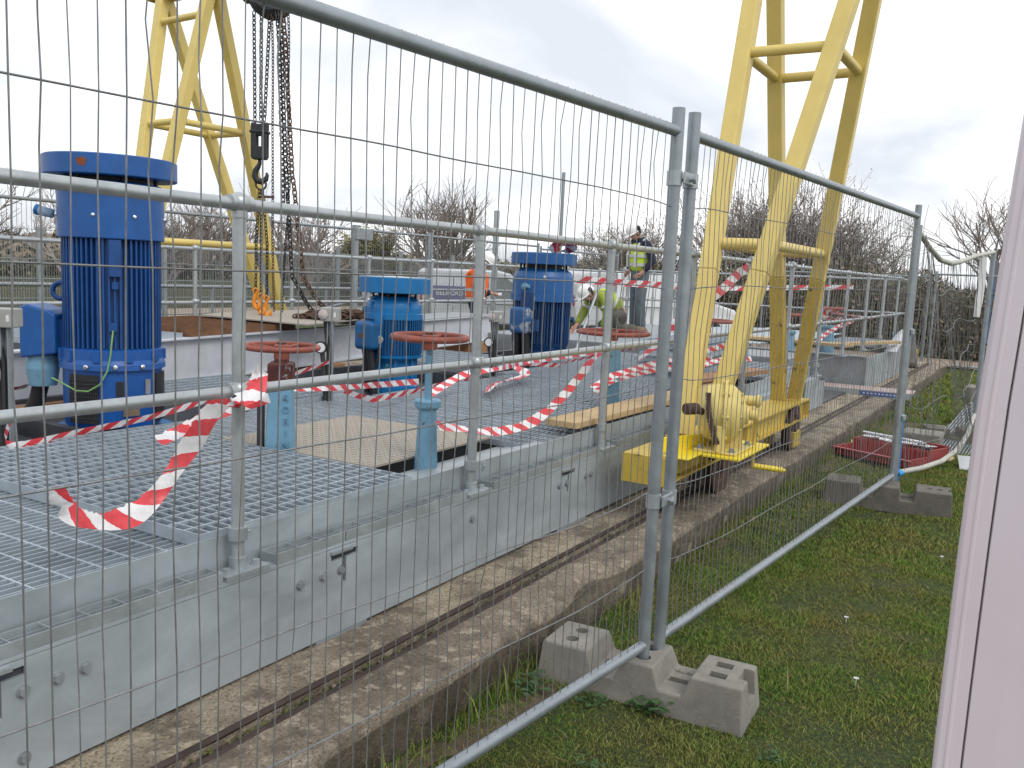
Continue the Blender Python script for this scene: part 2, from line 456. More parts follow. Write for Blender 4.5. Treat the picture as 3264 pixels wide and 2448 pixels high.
# ------------------------------------------------------------------ grass blades
def blades(name, n, region, hmin, hmax, wd, mat_, dens=None, seed=1, lean=.6):
    rg = np.random.default_rng(seed)
    x = rg.uniform(region[0], region[1], n); y = rg.uniform(region[2], region[3], n)
    # patchy
    keep = np.ones(n, bool)
    pn = np.array([mnoise.noise((a * 2.2, b_ * 2.2, 11)) + .5 * mnoise.noise((a * 7, b_ * 7, 2)) for a, b_ in zip(x, y)])
    keep &= rg.random(n) < np.clip(.95 + pn * .6, .55, 1)
    if dens is not None: keep &= dens(x, y, rg)
    x, y, pn = x[keep], y[keep], pn[keep]; n = len(x)
    z = np.array([H(a, b_) for a, b_ in zip(x, y)]) - .004
    h = rg.uniform(hmin, hmax, n) * np.clip(1.05 + pn * .7, .75, 1.6)
    a = rg.uniform(0, 2 * np.pi, n); wv = wd * rg.uniform(.6, 1.3, n)
    ln = rg.normal(0, lean, n) * h; la = rg.uniform(0, 2 * np.pi, n)
    dx, dy = np.cos(a) * wv, np.sin(a) * wv
    tx, ty = np.cos(la) * ln, np.sin(la) * ln
    v = np.empty((n, 5, 3))
    v[:, 0] = np.stack([x - dx, y - dy, z], 1); v[:, 1] = np.stack([x + dx, y + dy, z], 1)
    v[:, 2] = np.stack([x + dx * .8 + tx * .35, y + dy * .8 + ty * .35, z + h * .6], 1)
    v[:, 3] = np.stack([x - dx * .8 + tx * .35, y - dy * .8 + ty * .35, z + h * .6], 1)
    v[:, 4] = np.stack([x + tx, y + ty, z + h], 1)
    me = bpy.data.meshes.new(name)
    me.vertices.add(n * 5); me.vertices.foreach_set('co', v.reshape(-1))
    base = np.arange(n) * 5
    loops = np.stack([base, base + 1, base + 2, base + 3, base + 3, base + 2, base + 4], 1).reshape(-1)
    me.loops.add(n * 7); me.loops.foreach_set('vertex_index', loops.astype(np.int32))
    st = np.stack([np.arange(n) * 7, np.arange(n) * 7 + 4], 1).reshape(-1)
    me.polygons.add(n * 2); me.polygons.foreach_set('loop_start', st.astype(np.int32))
    me.update(); me.validate()
    me.materials.append(mat_)
    o = bpy.data.objects.new(name, me); COL.objects.link(o); return struct(o, 'stuff')
def grassmat(name, cols, patch=2.2):
    k = NT(name).setp(.75, 0, .25)
    ri = k.n.new('ShaderNodeNewGeometry')
    c = k.ramp(ri.outputs['Random Per Island'], [(i / (len(cols) - 1), c_) for i, c_ in enumerate(cols)])
    c = k.mix(k.ramp(k.noise(patch, 5, .65), [(.42, 0.0), (.64, .75)]), c, (.24, .205, .065))
    k.col(c)
    k.b.inputs['Subsurface Weight'].default_value = 0
    return k.m
gm = grassmat('grass_blade', [(.075, .15, .025), (.115, .205, .033), (.155, .25, .04), (.09, .175, .028), (.22, .25, .055), (.28, .24, .09)])
def edge(x, y, rg): return y < 1.60 + .03 * np.sin(x * 5)
blades('grass', 230000, (1.3, 5.2, -.6, 1.62), .007, .020, .0018, gm, edge, 1, .9)
blades('grass', 190000, (5.0, 11, -1.2, 1.62), .009, .025, .0028, gm, edge, 2, .8)
blades('grass', 45000, (11, 20, -2.5, 1.62), .02, .05, .009, gm, None, 3)
blades('grass', 2600, (1.5, 12, 1.50, 1.64), .03, .09, .0025, gm, None, 4, .5)
blades('grass', 900, (2.0, 6, -.4, 1.5), .02, .05, .0018, grassmat('dry_grass', [(.20, .17, .08), (.26, .21, .11), (.12, .12, .04)]), None, 6, 1.4)
blades('grass', 110000, (-4, 45, 9.0, 21), .03, .08, .011, gm, None, 5)
# bare earth where the turf is worn along the plinth
k = NT('bare_earth').setp(.95); k.col(k.ramp(k.noise(18, 5), [(.3, (.06, .042, .028)), (.7, (.13, .092, .062))])); k.bump(k.noise(50, 4), .6, .01)
b = MB()
for (ex, ey, er) in ((2.35, 1.44, .13), (2.62, 1.42, .09), (2.05, 1.52, .10), (2.9, 1.50, .07), (5.0, 1.52, .12), (7.6, 1.5, .2), (10.3, 1.3, .35)):
    ring = []
    for q in range(18):
        a = q / 18 * 2 * PI; r = er * (1 + .4 * mnoise.noise((math.cos(a) + ex, math.sin(a) + ey, 0)))
        px, py = ex + math.cos(a) * r * 1.7, ey + math.sin(a) * r * .5
        ring.append((px, py, H(px, py) + .004))
    b.add([(ex, ey, H(ex, ey) + .006)] + ring, [(0, q + 1, (q + 1) % 18 + 1) for q in range(18)], True)
struct(build('ground_earth', b, k.m))

# small leafy weeds by the fence block, each a clump
def weed(x, y, s, lab, n=26, seed=0):
    r = random.Random(seed); b = MB()
    for i in range(n):
        a = r.uniform(0, 6.28); d = r.uniform(.1, 1) * s; zc = r.uniform(.2, .9) * s * .7
        p = V3((x + math.cos(a) * d, y + math.sin(a) * d, H(x, y) + zc)); L = r.uniform(.18, .34) * s
        u = V3((math.cos(a), math.sin(a), r.uniform(-.4, .3))).normalized(); v = u.cross(V3((0, 0, 1))).normalized()
        b.tube([(x, y, H(x, y)), p], .0012, 3, False)
        pts = []
        for q in range(9):
            t = q / 9 * 2 * PI; rr = L * (.55 + .22 * math.cos(3 * t) + r.uniform(-.05, .05))
            pts.append(p + u * math.cos(t) * rr + v * math.sin(t) * rr + V3((0, 0, r.uniform(-.12, .12) * L)))
        b.add([p + V3((0, 0, L * .1))] + pts, [(0, q + 1, (q + 1) % 9 + 1) for q in range(9)])
    o = one('weed', b, M['weed'], lab, 'weed', 'leafy weeds in the grass', 0, (x, y, H(x, y))); return o
M['weed'] = flat('weed_leaf', (.035, .085, .02), .6, 0, .4, 30)
weed(2.80, 1.06, .085, 'green lobed weed clump against the middle of the concrete fence foot', 40, 1)
weed(2.70, 1.24, .06, 'low weed clump between the fence foot and the bottom tube', 24, 2)
weed(2.66, 1.46, .08, 'weed clump at the plinth end of the concrete fence foot', 30, 3)
weed(2.30, 1.05, .07, 'small pale weed flat in the grass below the bottom tube', 24, 4)
weed(2.72, .62, .055, 'tiny weed in open grass near the outer end of the fence foot', 18, 5)
# ------------------------------------------------------------------ galvanised deck
POST = [-.735, .583, 1.90, 3.217, 4.535, 5.852, 7.17, 8.487, 9.80, 11.12, 12.44, 13.75, 15.07]
FY = 2.067
def hexbolt(b, x, y, z, r=.013, h=.012):
    Mx = Matrix.Translation((x, y, z)) @ Matrix.Rotation(PI / 2, 4, 'X')
    b.prism([(r * math.cos(a), r * math.sin(a)) for a in [i * PI / 3 + .3 for i in range(6)]], 0, h, Mx)
    b.lathe([(r * 1.35, 0), (r * 1.35, .003)], n=12, M=Mx)
eb = thing('edge_beam', 'galvanised edge beam with bolts and slots, standing on the concrete plinth', 'steel beam', (4.5, FY, .19))
b = MB(); slots = [-.55, 1.118, 2.342, 4.05, 5.75, 7.45, 9.1]
for i in range(len(slots) - 1):
    a, c = slots[i], slots[i + 1]
    x0, x1 = a + .07, c - .07
    b.box(x0, FY, .195, x1, FY + .012, .507)
for s in slots[1:-1]:
    b.box(s - .07, FY, .489, s + .07, FY + .012, .507)
    b.box(s - .07, FY, .195, s - .008, FY + .012, .465); b.box(s + .008, FY, .195, s + .07, FY + .012, .465)
    b.box(s - .008, FY, .195, s + .008, FY + .012, .375)
b.box(9.17, FY, .195, 10.04, FY + .012, .47)
b.box(9.17, FY, .47, 9.75, FY + .012, .507)
build('web', b, M['fascia'], eb)
b = MB(); b.box(-.6, FY + .0135, .197, 9.74, FY + .03, .486); build('backing', b, M['dark_steel'], eb)
b = MB(); b.box(-.6, FY + .002, .509, 9.74, FY + .17, .520); build('flange', b, M['fascia'], eb)
for s in slots[1:-1]:
    b = MB(); b.box(s - .075, FY - .012, .490, s + .03, FY - .0005, .5005); build('splice_lip', b, M['galv'], eb)
    for dx in (-.112, -.022, .06, .15, .225) if s < 2 else ((-.222, -.111, -.022) if s < 3 else (-.1, -.02, .2, .26)):
        bb = MB(); hexbolt(bb, s + dx, FY, .424); build('bolt', bb, M['galv_dull'], eb)
for x, z in ((3.154, .426), (1.06, .43), (1.177, .251), (5.0, .42), (6.6, .42)):
    bb = MB(); hexbolt(bb, x, FY, z); build('bolt', bb, M['galv_dull'], eb)
for x0, x1 in ((2.2, 2.466), (3.95, 4.27), (.9, 1.1), (5.6, 5.9), (7.3, 7.6)):
    bb = MB(); bb.box(x0, FY - .004, .181, x1, FY + .12, .194); build('shim', bb, M['galv_dull'], eb)

# narrow gratings lying on the flange between the posts
def strip_grating(x0, x1, lab):
    b = MB(); y0, y1, z0, z1 = FY + .004, FY + .078, .521, .556
    b.box(x0, y0, z0, x1, y0 + .005, z1); b.box(x0, y1 - .005, z0, x1, y1, z1)
    n = max(2, int((x1 - x0) / .10))
    for i in range(n + 1):
        x = x0 + (x1 - x0 - .004) * i / n
        b.box(x, y0 + .005, z0 + .003, x + .004, y1 - .005, z1 - .003)
    b.box(x0 + .004, (y0 + y1) / 2 - .002, z1 - .012, x1 - .004, (y0 + y1) / 2 + .001, z1 - .006)
    one('edge_grating', b, M['galv'], lab, 'grating', 'narrow gratings along the beam flange', 0, ((x0 + x1) / 2, FY + .03, z0))
strip_grating(1.05, 1.80, 'narrow two-bar grating on the beam flange, ending before the first handrail foot in view')
strip_grating(2.02, 2.345, 'short narrow grating just past the first handrail foot in view')
strip_grating(2.352, 3.12, 'narrow grating on the flange running up to the second handrail foot')
strip_grating(3.33, 4.42, 'narrow grating on the flange between the second and third handrail feet')
strip_grating(4.65, 5.75, 'narrow grating on the flange beside the end of the yellow crane beam')
strip_grating(5.96, 7.06, 'narrow grating on the flange partly behind the yellow gearbox')
strip_grating(.1, 1.045, 'narrow grating on the flange at the near corner of the deck')
# toe plates
for x0, x1, lab in ((-.5, 1.06, 'galvanised toe plate at the near corner of the deck'), (1.065, 3.30, 'galvanised toe plate behind the first handrail post, below the raised grating'),
                    (3.31, 4.60, 'galvanised toe plate beside the beige tread plate'), (4.61, 7.2, 'galvanised toe plate beside the timber plank'), (7.21, 9.75, 'galvanised toe plate behind the yellow gantry legs')):
    b = MB(); b.box(x0, FY + .098, .522, x1, FY + .104, .634)
    bx = x0 + .06
    b.box(bx, FY + .092, .59, bx + .025, FY + .098, .625); hexbolt(b, bx + .012, FY + .092, .607, .006, .006)
    one('toe_plate', b, M['fascia'], lab, 'toe plate', 'toe plates along the deck edge', 0, (x0, FY + .1, .52))

# handrails: ball standards with two tubes
def standard(parent, x, y, zb, zm, zt, r, n=14, plate=True):
    b = MB(); b.tube([(x, y, zb), (x, y, zt)], r, n)
    p = build('post', b, M['galv_tube'], parent)
    for z in (zm, zt):
        b = MB(); b.sphere((x, y, z), r * 1.62, 16); b.tube([(x, y, z - r * 2.1), (x, y, z)], r * 1.18, n)
        b.tube([(x - r * 2, y, z), (x + r * 2, y, z)], r * 1.2, n)
        build('ball', b, M['galv_tube'], p)
    if plate:
        b = MB(); b.box(x - .09, y - .055, zb - .001, x + .09, y + .02, zb + .014)
        b.lathe([(r * 1.35, 0), (r * 1.35, .035)], (x, y, zb + .014), 14)
        for dx in (-.06, .06):
            b.lathe([(.020, 0), (.020, .004), (.013, .004), (.013, .014)], (x + dx, y - .018, zb + .014), 6, smooth=False)
        build('base_plate', b, M['galv'], p)
        b = MB(); b.lathe([(r * 1.5, 0), (r * 1.5, .04)], (x, y, zb + .105), 14); b.tube([(x + r * 1.5, y - .01, zb + .125), (x + r * 1.5 + .008, y - .01, zb + .125)], .004, 6)
        build('clamp', b, M['galv'], p)
    return p
def tube_obj(nm, pts, r, parent, m='galv_tube', n=14):
    b = MB(); b.tube(pts, r, n); return build(nm, b, M[m], parent)
def wav(x, k): return .006 * mnoise.noise((x * .7, k, 0))
hr = thing('handrail', 'galvanised two-tube handrail with ball posts along the deck edge beside the fence', 'handrail', (4.5, 2.12, .52))
for x in POST[1:]:
    if x < 10: standard(hr, x, 2.12, .521, 1.098, 1.664, .0205)
    else: standard(hr, x, 2.12, .66, 1.085, 1.645, .0205, 10)
xs_ = [i * .6 - .7 for i in range(28)]
tube_obj('top_rail', [(x, 2.12, 1.666 - .0016 * x + wav(x, 1) + .0) for x in xs_], .0185, hr)
tube_obj('mid_rail', [(x, 2.12, 1.099 - .0012 * x + wav(x, 5)) for x in xs_], .0175, hr)

hf = thing('handrail', 'white-looking galvanised handrail along the distant edge of the deck, beyond the motors', 'handrail', (9, 7.5, .3))
for i in range(13):
    x = 3.46 + i * 1.345
    standard(hf, x, 7.5, .2, 1.045, 1.585, .020, 10, False)
tube_obj('top_rail', [(1.5, 7.5, 1.585), (19, 7.5, 1.555)], .020, hf, 'galv_tube', 10)
tube_obj('mid_rail', [(1.5, 7.5, 1.045), (19, 7.5, 1.0)], .019, hf, 'galv_tube', 10)
# closing handrail across the distant end of the deck
he = thing('handrail', 'galvanised handrail closing off the distant end of the deck near the hedge', 'handrail', (16.6, 4.5, .5))
for i in range(5): standard(he, 16.3, 2.12 + i * 1.3, .3, 1.07, 1.63, .020, 8, False)
tube_obj('top_rail', [(16.3, 2.12, 1.63), (16.3, 7.4, 1.60)], .019, he, 'galv_tube', 8)
tube_obj('mid_rail', [(16.3, 2.12, 1.07), (16.3, 7.4, 1.05)], .018, he, 'galv_tube', 8)
# old dark handrail beyond, with a kinked stair rail
ho = thing('handrail', 'older dull grey handrail with plain tee posts across the grass beyond the mesh fence', 'handrail', (12, 10.6, 0))
tube_obj('top_rail', [(3, 10.6, 1.09), (22, 10.6, 1.02)], .026, ho, 'galv_dull', 8)
for x in (4.3, 6.9, 9.0, 11.4, 13.7, 16.1, 18.4): tube_obj('post', [(x, 10.6, H(x, 10.6)), (x, 10.6, 1.07)], .024, ho, 'galv_dull', 8)
hs = thing('handrail', 'short sloping stair handrail with two white posts behind the bright blue motor', 'handrail', (11.5, 9.6, 0))
tube_obj('rail', [(9.6, 9.4, .72), (11.6, 9.7, 1.0), (13.0, 9.9, 1.12)], .02, hs, 'galv_dull', 8)
for x, y in ((11.4, 9.67), (12.6, 9.84)): tube_obj('post', [(x, y, H(x, y) + .2), (x - .12, y, 1.05)], .026, hs, 'white_steel', 8)

# ------------------------------------------------------------------ gratings
def grating(x0, x1, y0, y1, z, along='x', pb=.041, pc=.10, dep=.032, tilt=0, m='grating', rotz=0, lab='', frame=True, tb=.005, group='grating panels on the deck'):
    b = MB(); z0 = z - dep
    W, D = x1 - x0, y1 - y0; cx, cy = (x0 + x1) / 2, (y0 + y1) / 2
    Mx = Matrix.Translation((cx, cy, z)) @ Matrix.Rotation(rotz, 4, 'Z') @ Matrix.Rotation(tilt, 4, 'Y')
    def bx(a0, b0, c0, a1, b1, c1): b.mbox(Mx, a0, b0, c0, a1, b1, c1)
    hx, hy = W / 2, D / 2
    if frame:
        bx(-hx, -hy, -dep, hx, -hy + .005, 0); bx(-hx, hy - .005, -dep, hx, hy, 0)
        bx(-hx, -hy + .005, -dep, -hx + .005, hy - .005, 0); bx(hx - .005, -hy + .005, -dep, hx, hy - .005, 0)
    # bearing bars
    if along == 'x':
        n = int(D / pb)
        for i in range(1, n): y = -hy + D * i / n; bx(-hx + .005, y - tb / 2, -dep + .002, hx - .005, y + tb / 2, -.001)
        n = int(W / pc)
        for i in range(1, n): x = -hx + W * i / n; bx(x - .0035, -hy + .005, -.009, x + .0035, hy - .005, -.0003)
    else:
        n = int(W / pb)
        for i in range(1, n): x = -hx + W * i / n; bx(x - tb / 2, -hy + .005, -dep + .002, x + tb / 2, hy - .005, -.001)
        n = int(D / pc)
        for i in range(1, n): y = -hy + D * i / n; bx(-hx + .005, y - .004, -.010, hx - .005, y + .004, .0006)
    return one('floor_grating', b, M[m], lab, 'grating', group, 0, (cx, cy, z0))
Y0 = FY + .108
grating(-.45, 1.83, Y0, 3.85, .609, 'x', lab='lower galvanised grating in the near corner of the deck, beside the raised one', pb=.036)
grating(1.80, 2.86, Y0, 3.82, .651, 'y', .044, .075, .041, tb=.0055, lab='raised galvanised grating behind the first handrail post, under the loose tape tail')
grating(-.45, 2.95, 3.86, 3.98, .606, 'x', pb=.034, pc=.11, lab='narrow grating strip in front of the largest blue motor')
grating(2.87, 4.72, 3.50, 4.02, .602, 'x', pb=.034, lab='grating behind the square pale blue valve pillar')
grating(3.72, 4.66, 4.05, 5.3, .628, 'y', lab='grating between the largest blue motor and the bright blue motor')
grating(3.98, 4.72, Y0, 3.47, .604, 'x', pb=.034, lab='grating beside the beige tread plate, under the looped tape')
grating(4.74, 6.55, Y0, 3.3, .612, 'x', pb=.036, lab='large grating between the round pale blue pillar and the timber plank')
grating(4.74, 6.55, 3.32, 3.97, .606, 'x', pb=.034, lab='grating in front of the bright blue motor')
grating(6.58, 8.0, 2.6, 4.10, .612, 'x', pb=.036, lab='grating in front of the flaking blue motor, behind the third handrail post')
grating(6.6, 7.75, 4.3, 5.6, .63, 'y', lab='grating between the bright blue motor and the flaking blue motor')
grating(8.02, 9.6, Y0, 3.3, .64, 'y', lab='grating behind the left yellow legs of the crane')
grating(8.02, 9.6, 3.32, 4.4, .61, 'x', lab='grating beyond the flaking blue motor')
# loose gratings stacked behind the crane legs
for i in range(5):
    grating(7.5 + .16 * (i % 2) + .1 * i, 8.7 + .12 * i, 2.62 + .05 * i, 3.30 + .05 * (i % 2), .70 + .055 * i, 'x', .04, .1, .035, 0, 'grating', .04 * (i % 3), 'loose grating %s a stack behind the yellow crane legs' % ('at the bottom of', 'second from the bottom of', 'in the middle of', 'second from the top of', 'topmost of')[i], group='stacked loose gratings')
# supporting steelwork round the motor openings
ss = thing('support_frame', 'dark galvanised steel joists below the gratings and round the motor openings', 'steel frame', (4.5, 4, .3))
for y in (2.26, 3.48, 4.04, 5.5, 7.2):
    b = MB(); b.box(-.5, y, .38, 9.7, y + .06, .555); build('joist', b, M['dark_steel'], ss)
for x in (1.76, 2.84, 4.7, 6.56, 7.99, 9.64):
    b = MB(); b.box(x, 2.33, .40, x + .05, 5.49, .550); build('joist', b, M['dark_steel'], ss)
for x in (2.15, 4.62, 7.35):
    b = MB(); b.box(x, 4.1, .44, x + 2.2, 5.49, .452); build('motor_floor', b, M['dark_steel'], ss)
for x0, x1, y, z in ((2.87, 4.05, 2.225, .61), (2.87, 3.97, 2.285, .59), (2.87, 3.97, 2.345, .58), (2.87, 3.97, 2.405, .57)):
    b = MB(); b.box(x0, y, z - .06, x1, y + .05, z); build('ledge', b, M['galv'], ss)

# tread plate over the opening
b = MB(); b.box(2.99, 2.50, .607, 3.96, 3.455, .617)
for i in range(24):
    for j in range(24):
        x = 3.015 + i * .04; y = 2.525 + j * .0392
        a = .7 if (i + j) % 2 else -.7
        Mx = Matrix.Translation((x, y, .617)) @ Matrix.Rotation(a, 4, 'Z')
        b.mbox(Mx, -.012, -.003, 0, .012, .003, .0025)
one('tread_plate', b, M['ply'], 'square beige tread plate covering an opening between the two pale blue valve pillars', 'cover plate', None, 0, (3.47, 2.98, .607))

# timber planks
def plank(p, q, wdt, t, lab, m='wood'):
    b = MB(); b.bar(p, q, wdt, t); o = one('timber_plank', b, M[m], lab, 'plank', None, .003, p); return o
plank((4.36, 2.29, .664), (6.9, 2.23, .664), .20, .036, 'pale timber plank along the deck edge in front of the third handrail post')
plank((6.6, 2.40, .715), (8.05, 2.24, .70), .2, .035, 'brownish plank on the gratings behind the yellow gearbox', 'wood_dark')
plank((2.7, 5.62, .50), (4.0, 5.9, .50), .62, .05, 'brown timber board on the dark floor beyond the largest motor', 'wood_dark')
plank((1.9, 5.05, .5), (2.75, 5.1, .5), .5, .05, 'worn pale-edged timber board at the frame edge beside the pressure gauge', 'wood_dark')
# ------------------------------------------------------------------ lifted-off walkway section on timber packers
A0, A1 = V3((2.2, 5.33, 0)), V3((10.9, 6.80, 0)); ad = (A1 - A0).normalized(); an = V3((-ad.y, ad.x, 0))
ws = thing('walkway_section', 'long white-grey I-beam walkway section lying askew on timber packers behind the motors', 'walkway section', tuple(A0 + V3((4, 1, .52))))
def along(s, off, z): p = A0 + ad * s + an * off; return (p.x, p.y, z)
def lbar(nm, s0, s1, o0, o1, z0, z1, m, par):
    b = MB(); Mx = Matrix((ad, an, V3((0, 0, 1)))).transposed().to_4x4(); Mx.translation = A0
    b.mbox(Mx, s0, o0, z0, s1, o1, z1); return build(nm, b, m, par)
L = 8.8
for o, nm, L_ in ((0, 'beam', L), (1.2, 'beam', 4.5)):
    w_ = lbar(nm, 0, L_, o + .045, o + .055, .527, .853, M['white_steel'], ws)
    lbar('flange', 0, L_, o, o + .10, .853, .866, M['white_steel'], w_); lbar('flange', 0, L_, o, o + .10, .514, .527, M['white_steel'], w_)
for s in (.3, 2.1, 4.3): lbar('cross_member', s, s + .06, .10, 1.2, .62, .80, M['galv_dull'], ws)
for s in (5.6, 7.0, 8.6): lbar('cross_member', s, s + .06, .10, .6, .62, .80, M['galv_dull'], ws)
b = MB()
Mx = Matrix((ad, an, V3((0, 0, 1)))).transposed().to_4x4(); Mx.translation = A0
def lgr(s0, s1, o0, o1, z, m, lab, dep=.035, pb=.045, nm='floor_grating'):
    b = MB()
    n = int((o1 - o0) / pb)
    for i in range(n + 1): o = o0 + (o1 - o0) * i / n; b.mbox(Mx, s0, o - .003, z - dep, s1, o + .003, z)
    n = int((s1 - s0) / .08)
    for i in range(n + 1): s = s0 + (s1 - s0) * i / n; b.mbox(Mx, s - .003, o0, z - dep * .9, s + .003, o1, z - .002)
    return one(nm, b, m, lab, 'grating', None, 0, along((s0 + s1) / 2, (o0 + o1) / 2, z - dep))
lgr(1.3, 2.5, .08, 1.25, .903, M['grating'], 'pale galvanised grating on the lifted walkway section, just past the largest motor')
lgr(2.55, 3.95, .05, 1.25, .925, M['rust_orange'], 'thick rusty brown grating on top of the lifted walkway section', .055, .055)
b = MB()
b.prism([(5.78, 5.585), (6.975, 5.96), (8.6, 7.3), (6.6, 7.3), (5.79, 6.99)], .94, .952)
one('beige_sheet', b, M['ply'], 'large beige tread sheet lying askew on the lifted walkway, under the chain heap', 'cover plate', None, 0, (6.4, 6.4, .94))
b = MB(); b.mbox(Mx, 5.0, .02, .868, 8.6, .62, .874); one('tread_plate', b, M['galv_dull'], 'flat grey plate on the lifted walkway behind the bright blue motor', 'cover plate', None, 0, along(6.5, .3, .868))
b = MB(); b.mbox(Mx, 5.9, .25, .877, 6.9, .58, .884); one('beige_sheet', b, M['ply'], 'small beige sheet on the grey plate behind the bright blue motor', 'cover plate', None, 0, along(6.4, .4, .877))
for s, lab in ((1.2, 'timber packer under the white beam behind the largest motor'), (4.3, 'timber packer under the white beam behind the bright blue motor'), (7.9, 'brown timber packer under the white beam beside the flaking blue motor')):
    b = MB(); b.mbox(Mx, s, -.1, .30, s + .28, .55, .512); one('timber_packer', b, M['wood_dark'], lab, 'timber block', 'timber packers', .004, along(s, .2, .30))
    b = MB(); b.mbox(Mx, s - .2, .02, .06, s + .4, .50, .299); one('timber_packer', b, M['wood_dark'], lab.replace('timber packer', 'lower timber packer').replace('brown lower', 'lower brown'), 'timber block', 'timber packers', .004, along(s, .2, .06))

# ------------------------------------------------------------------ motors
def fins(b, c, r0, r1, z0, z1, n, t=.009, skip=None):
    for i in range(n):
        a = 2 * PI * i / n
        if skip and skip[0] < (a % (2 * PI)) < skip[1]: continue
        Mx = Matrix.Translation(c) @ Matrix.Rotation(a, 4, 'Z')
        b.mbox(Mx, r0 - .005, -t / 2, z0, r1, t / 2, z1)
VIEW = math.atan2(-.511, -.851)          # towards the camera
def around(c, ang, r, z): return V3((c[0] + math.cos(ang) * r, c[1] + math.sin(ang) * r, z))
def facing(c, ang, r, z):
    """frame on the side of a motor: local x outwards, y sideways, z up"""
    Mx = Matrix.Translation(around(c, ang, r, z)) @ Matrix.Rotation(ang, 4, 'Z'); return Mx

# -- largest motor
c = (3.247, 4.673, 0); V1 = math.atan2(-4.68, -3.24)
m1 = thing('electric_motor', 'largest blue vertical motor with a rust mark on its rain cap, behind the first post', 'motor', (3.24, 4.68, .452))
b = MB(); b.lathe([(.352, 1.915), (.355, 1.92), (.355, 2.02), (.345, 2.026), (.0, 2.04)], c, 48); b.lathe([(.347, 1.916), (.347, 1.92), (.27, 1.935), (.0, 1.94)], c, 48, caps=False)
cap = build('rain_cap', b, M['blue_a'], m1)
b = MB(); a = V1 - .42
ring = [(.0, .0)]
for q in range(22):
    t = q / 22 * 2 * PI; r = .021 * (1 + .4 * mnoise.noise((math.cos(t) * 1.6, math.sin(t) * 1.6, 3))); ring.append((math.cos(t) * r * 1.35 / .355, math.sin(t) * r))
vs = [around(c, a + u, .3562, 1.977 + v) for u, v in ring]
b.add(vs, [(0, q + 1, (q + 1) % 22 + 1) for q in range(22)]); build('rust_patch', b, flat('rust_red', (.24, .07, .03), .9, 0, .3, 40), cap)
b = MB(); b.lathe([(.20, 1.88), (.20, 1.92)], c, 32)
for q in range(6): p = around(c, q * PI / 3 + .2, q * 0 + .24, 1.86); b.tube([p, p + V3((0, 0, .075))], .012, 8)
build('cap_stand', b, M['black'], m1)
b = MB(); b.lathe([(.280, 1.575), (.283, 1.58), (.283, 1.86), (.27, 1.885), (.18, 1.90)], c, 48)
cw = build('fan_cowl', b, M['blue_a'], m1)
for a in (V1 - .33, V1 + .42, V1 + 1.4, V1 - 1.5):
    bb = MB(); Mx = facing(c, a, .283, 1.70) @ Matrix.Rotation(PI / 2, 4, 'Y'); bb.lathe([(.012, 0), (.010, .006), (.004, .009)], n=10, M=Mx); build('screw', bb, M['chrome'], cw)
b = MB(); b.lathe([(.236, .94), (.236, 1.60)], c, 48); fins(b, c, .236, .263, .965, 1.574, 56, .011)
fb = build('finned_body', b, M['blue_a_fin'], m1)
b = MB(); b.mbox(facing(c, V1 + .05, .258, 1.47), -.02, -.03, -.10, .025, .03, .10); b.lathe([(.02, -.04), (.02, .0)], n=8, M=facing(c, V1 + .05, .262, 1.34)); build('lug', b, M['blue_a_fin'], fb)
b = MB(); b.mbox(facing(c, V1 + .0, .258, 1.09), -.02, -.022, -.025, .02, .022, .025); build('earth_lug', b, M['blue_a_fin'], fb)
b = MB(); b.lathe([(.25, .965), (.27, .955), (.272, .90), (.283, .875), (.286, .845), (.266, .84), (.266, .63), (.257, .52)], c, 48, caps=False)
for q in range(10):
    b.mbox(facing(c, V1 + q * .63 + .3, .266, .92), -.01, -.02, -.03, .02, .02, .03)
lh = build('lower_housing', b, flat('vivid_blue_paint', (.008, .085, .33), .42, 0, .12, 8, 0, (.09, .07, .06), .72, None, 6), m1)
for a in (V1 - .5, V1 + .03, V1 + .55):
    bb = MB(); Mx = facing(c, a, .286, .865) @ Matrix.Rotation(PI / 2, 4, 'Y'); bb.lathe([(.014, 0), (.014, .008), (.008, .012)], n=8, M=Mx); build('bolt', bb, M['chrome'], lh)
b = MB(); b.lathe([(.33, .452), (.33, .492), (.31, .50), (.26, .50)], c, 48); build('base_flange', b, M['blue_b'], m1)
def curved_panel(b, c, a0, a1, r, z0, z1, n=8):
    vs = []
    for i in range(n + 1):
        a = a0 + (a1 - a0) * i / n
        for rr in (r, r + .008):
            for z in (z0, z1): vs.append(around(c, a, rr, z))
    fs = []
    for i in range(n):
        k0, k1 = i * 4, i * 4 + 4
        fs += [(k0 + 2, k1 + 2, k1 + 3, k0 + 3), (k0, k0 + 1, k1 + 1, k1), (k0 + 1, k0 + 3, k1 + 3, k1 + 1), (k0, k1, k1 + 2, k0 + 2)]
    fs += [(0, 2, 3, 1), (n * 4, n * 4 + 1, n * 4 + 3, n * 4 + 2)]
    b.add(vs, fs)
b = MB(); curved_panel(b, c, V1 - .95, V1 - .28, .270, .545, .82); gd = build('mesh_guard', b, M['black'], lh)
b = MB()
for i in range(15): a = V1 - .93 + i * .045; b.tube([around(c, a, .281, .57), around(c, a, .281, .80)], .0022, 4)
for i in range(10): z = .575 + i * .024; b.tube([around(c, V1 - .93 + q * .09, .282, z) for q in range(8)], .0022, 4)
build('wire_mesh', b, M['dark_iron'], gd)
b = MB(); curved_panel(b, c, V1 + .05, V1 + .19, .2672, .70, .785, 4); build('opening', b, M['black'], lh)
b = MB(); curved_panel(b, c, V1 + .66, V1 + .78, .2672, .705, .79, 4)
build('opening', b, M['galv_dull'], lh)
b = MB(); curved_panel(b, c, V1 + .18, V1 + .52, .2635, .585, .635, 5); build('nameplate', b, flat('worn_nameplate', (.20, .15, .10), .6, .2, .3, 30), lh)
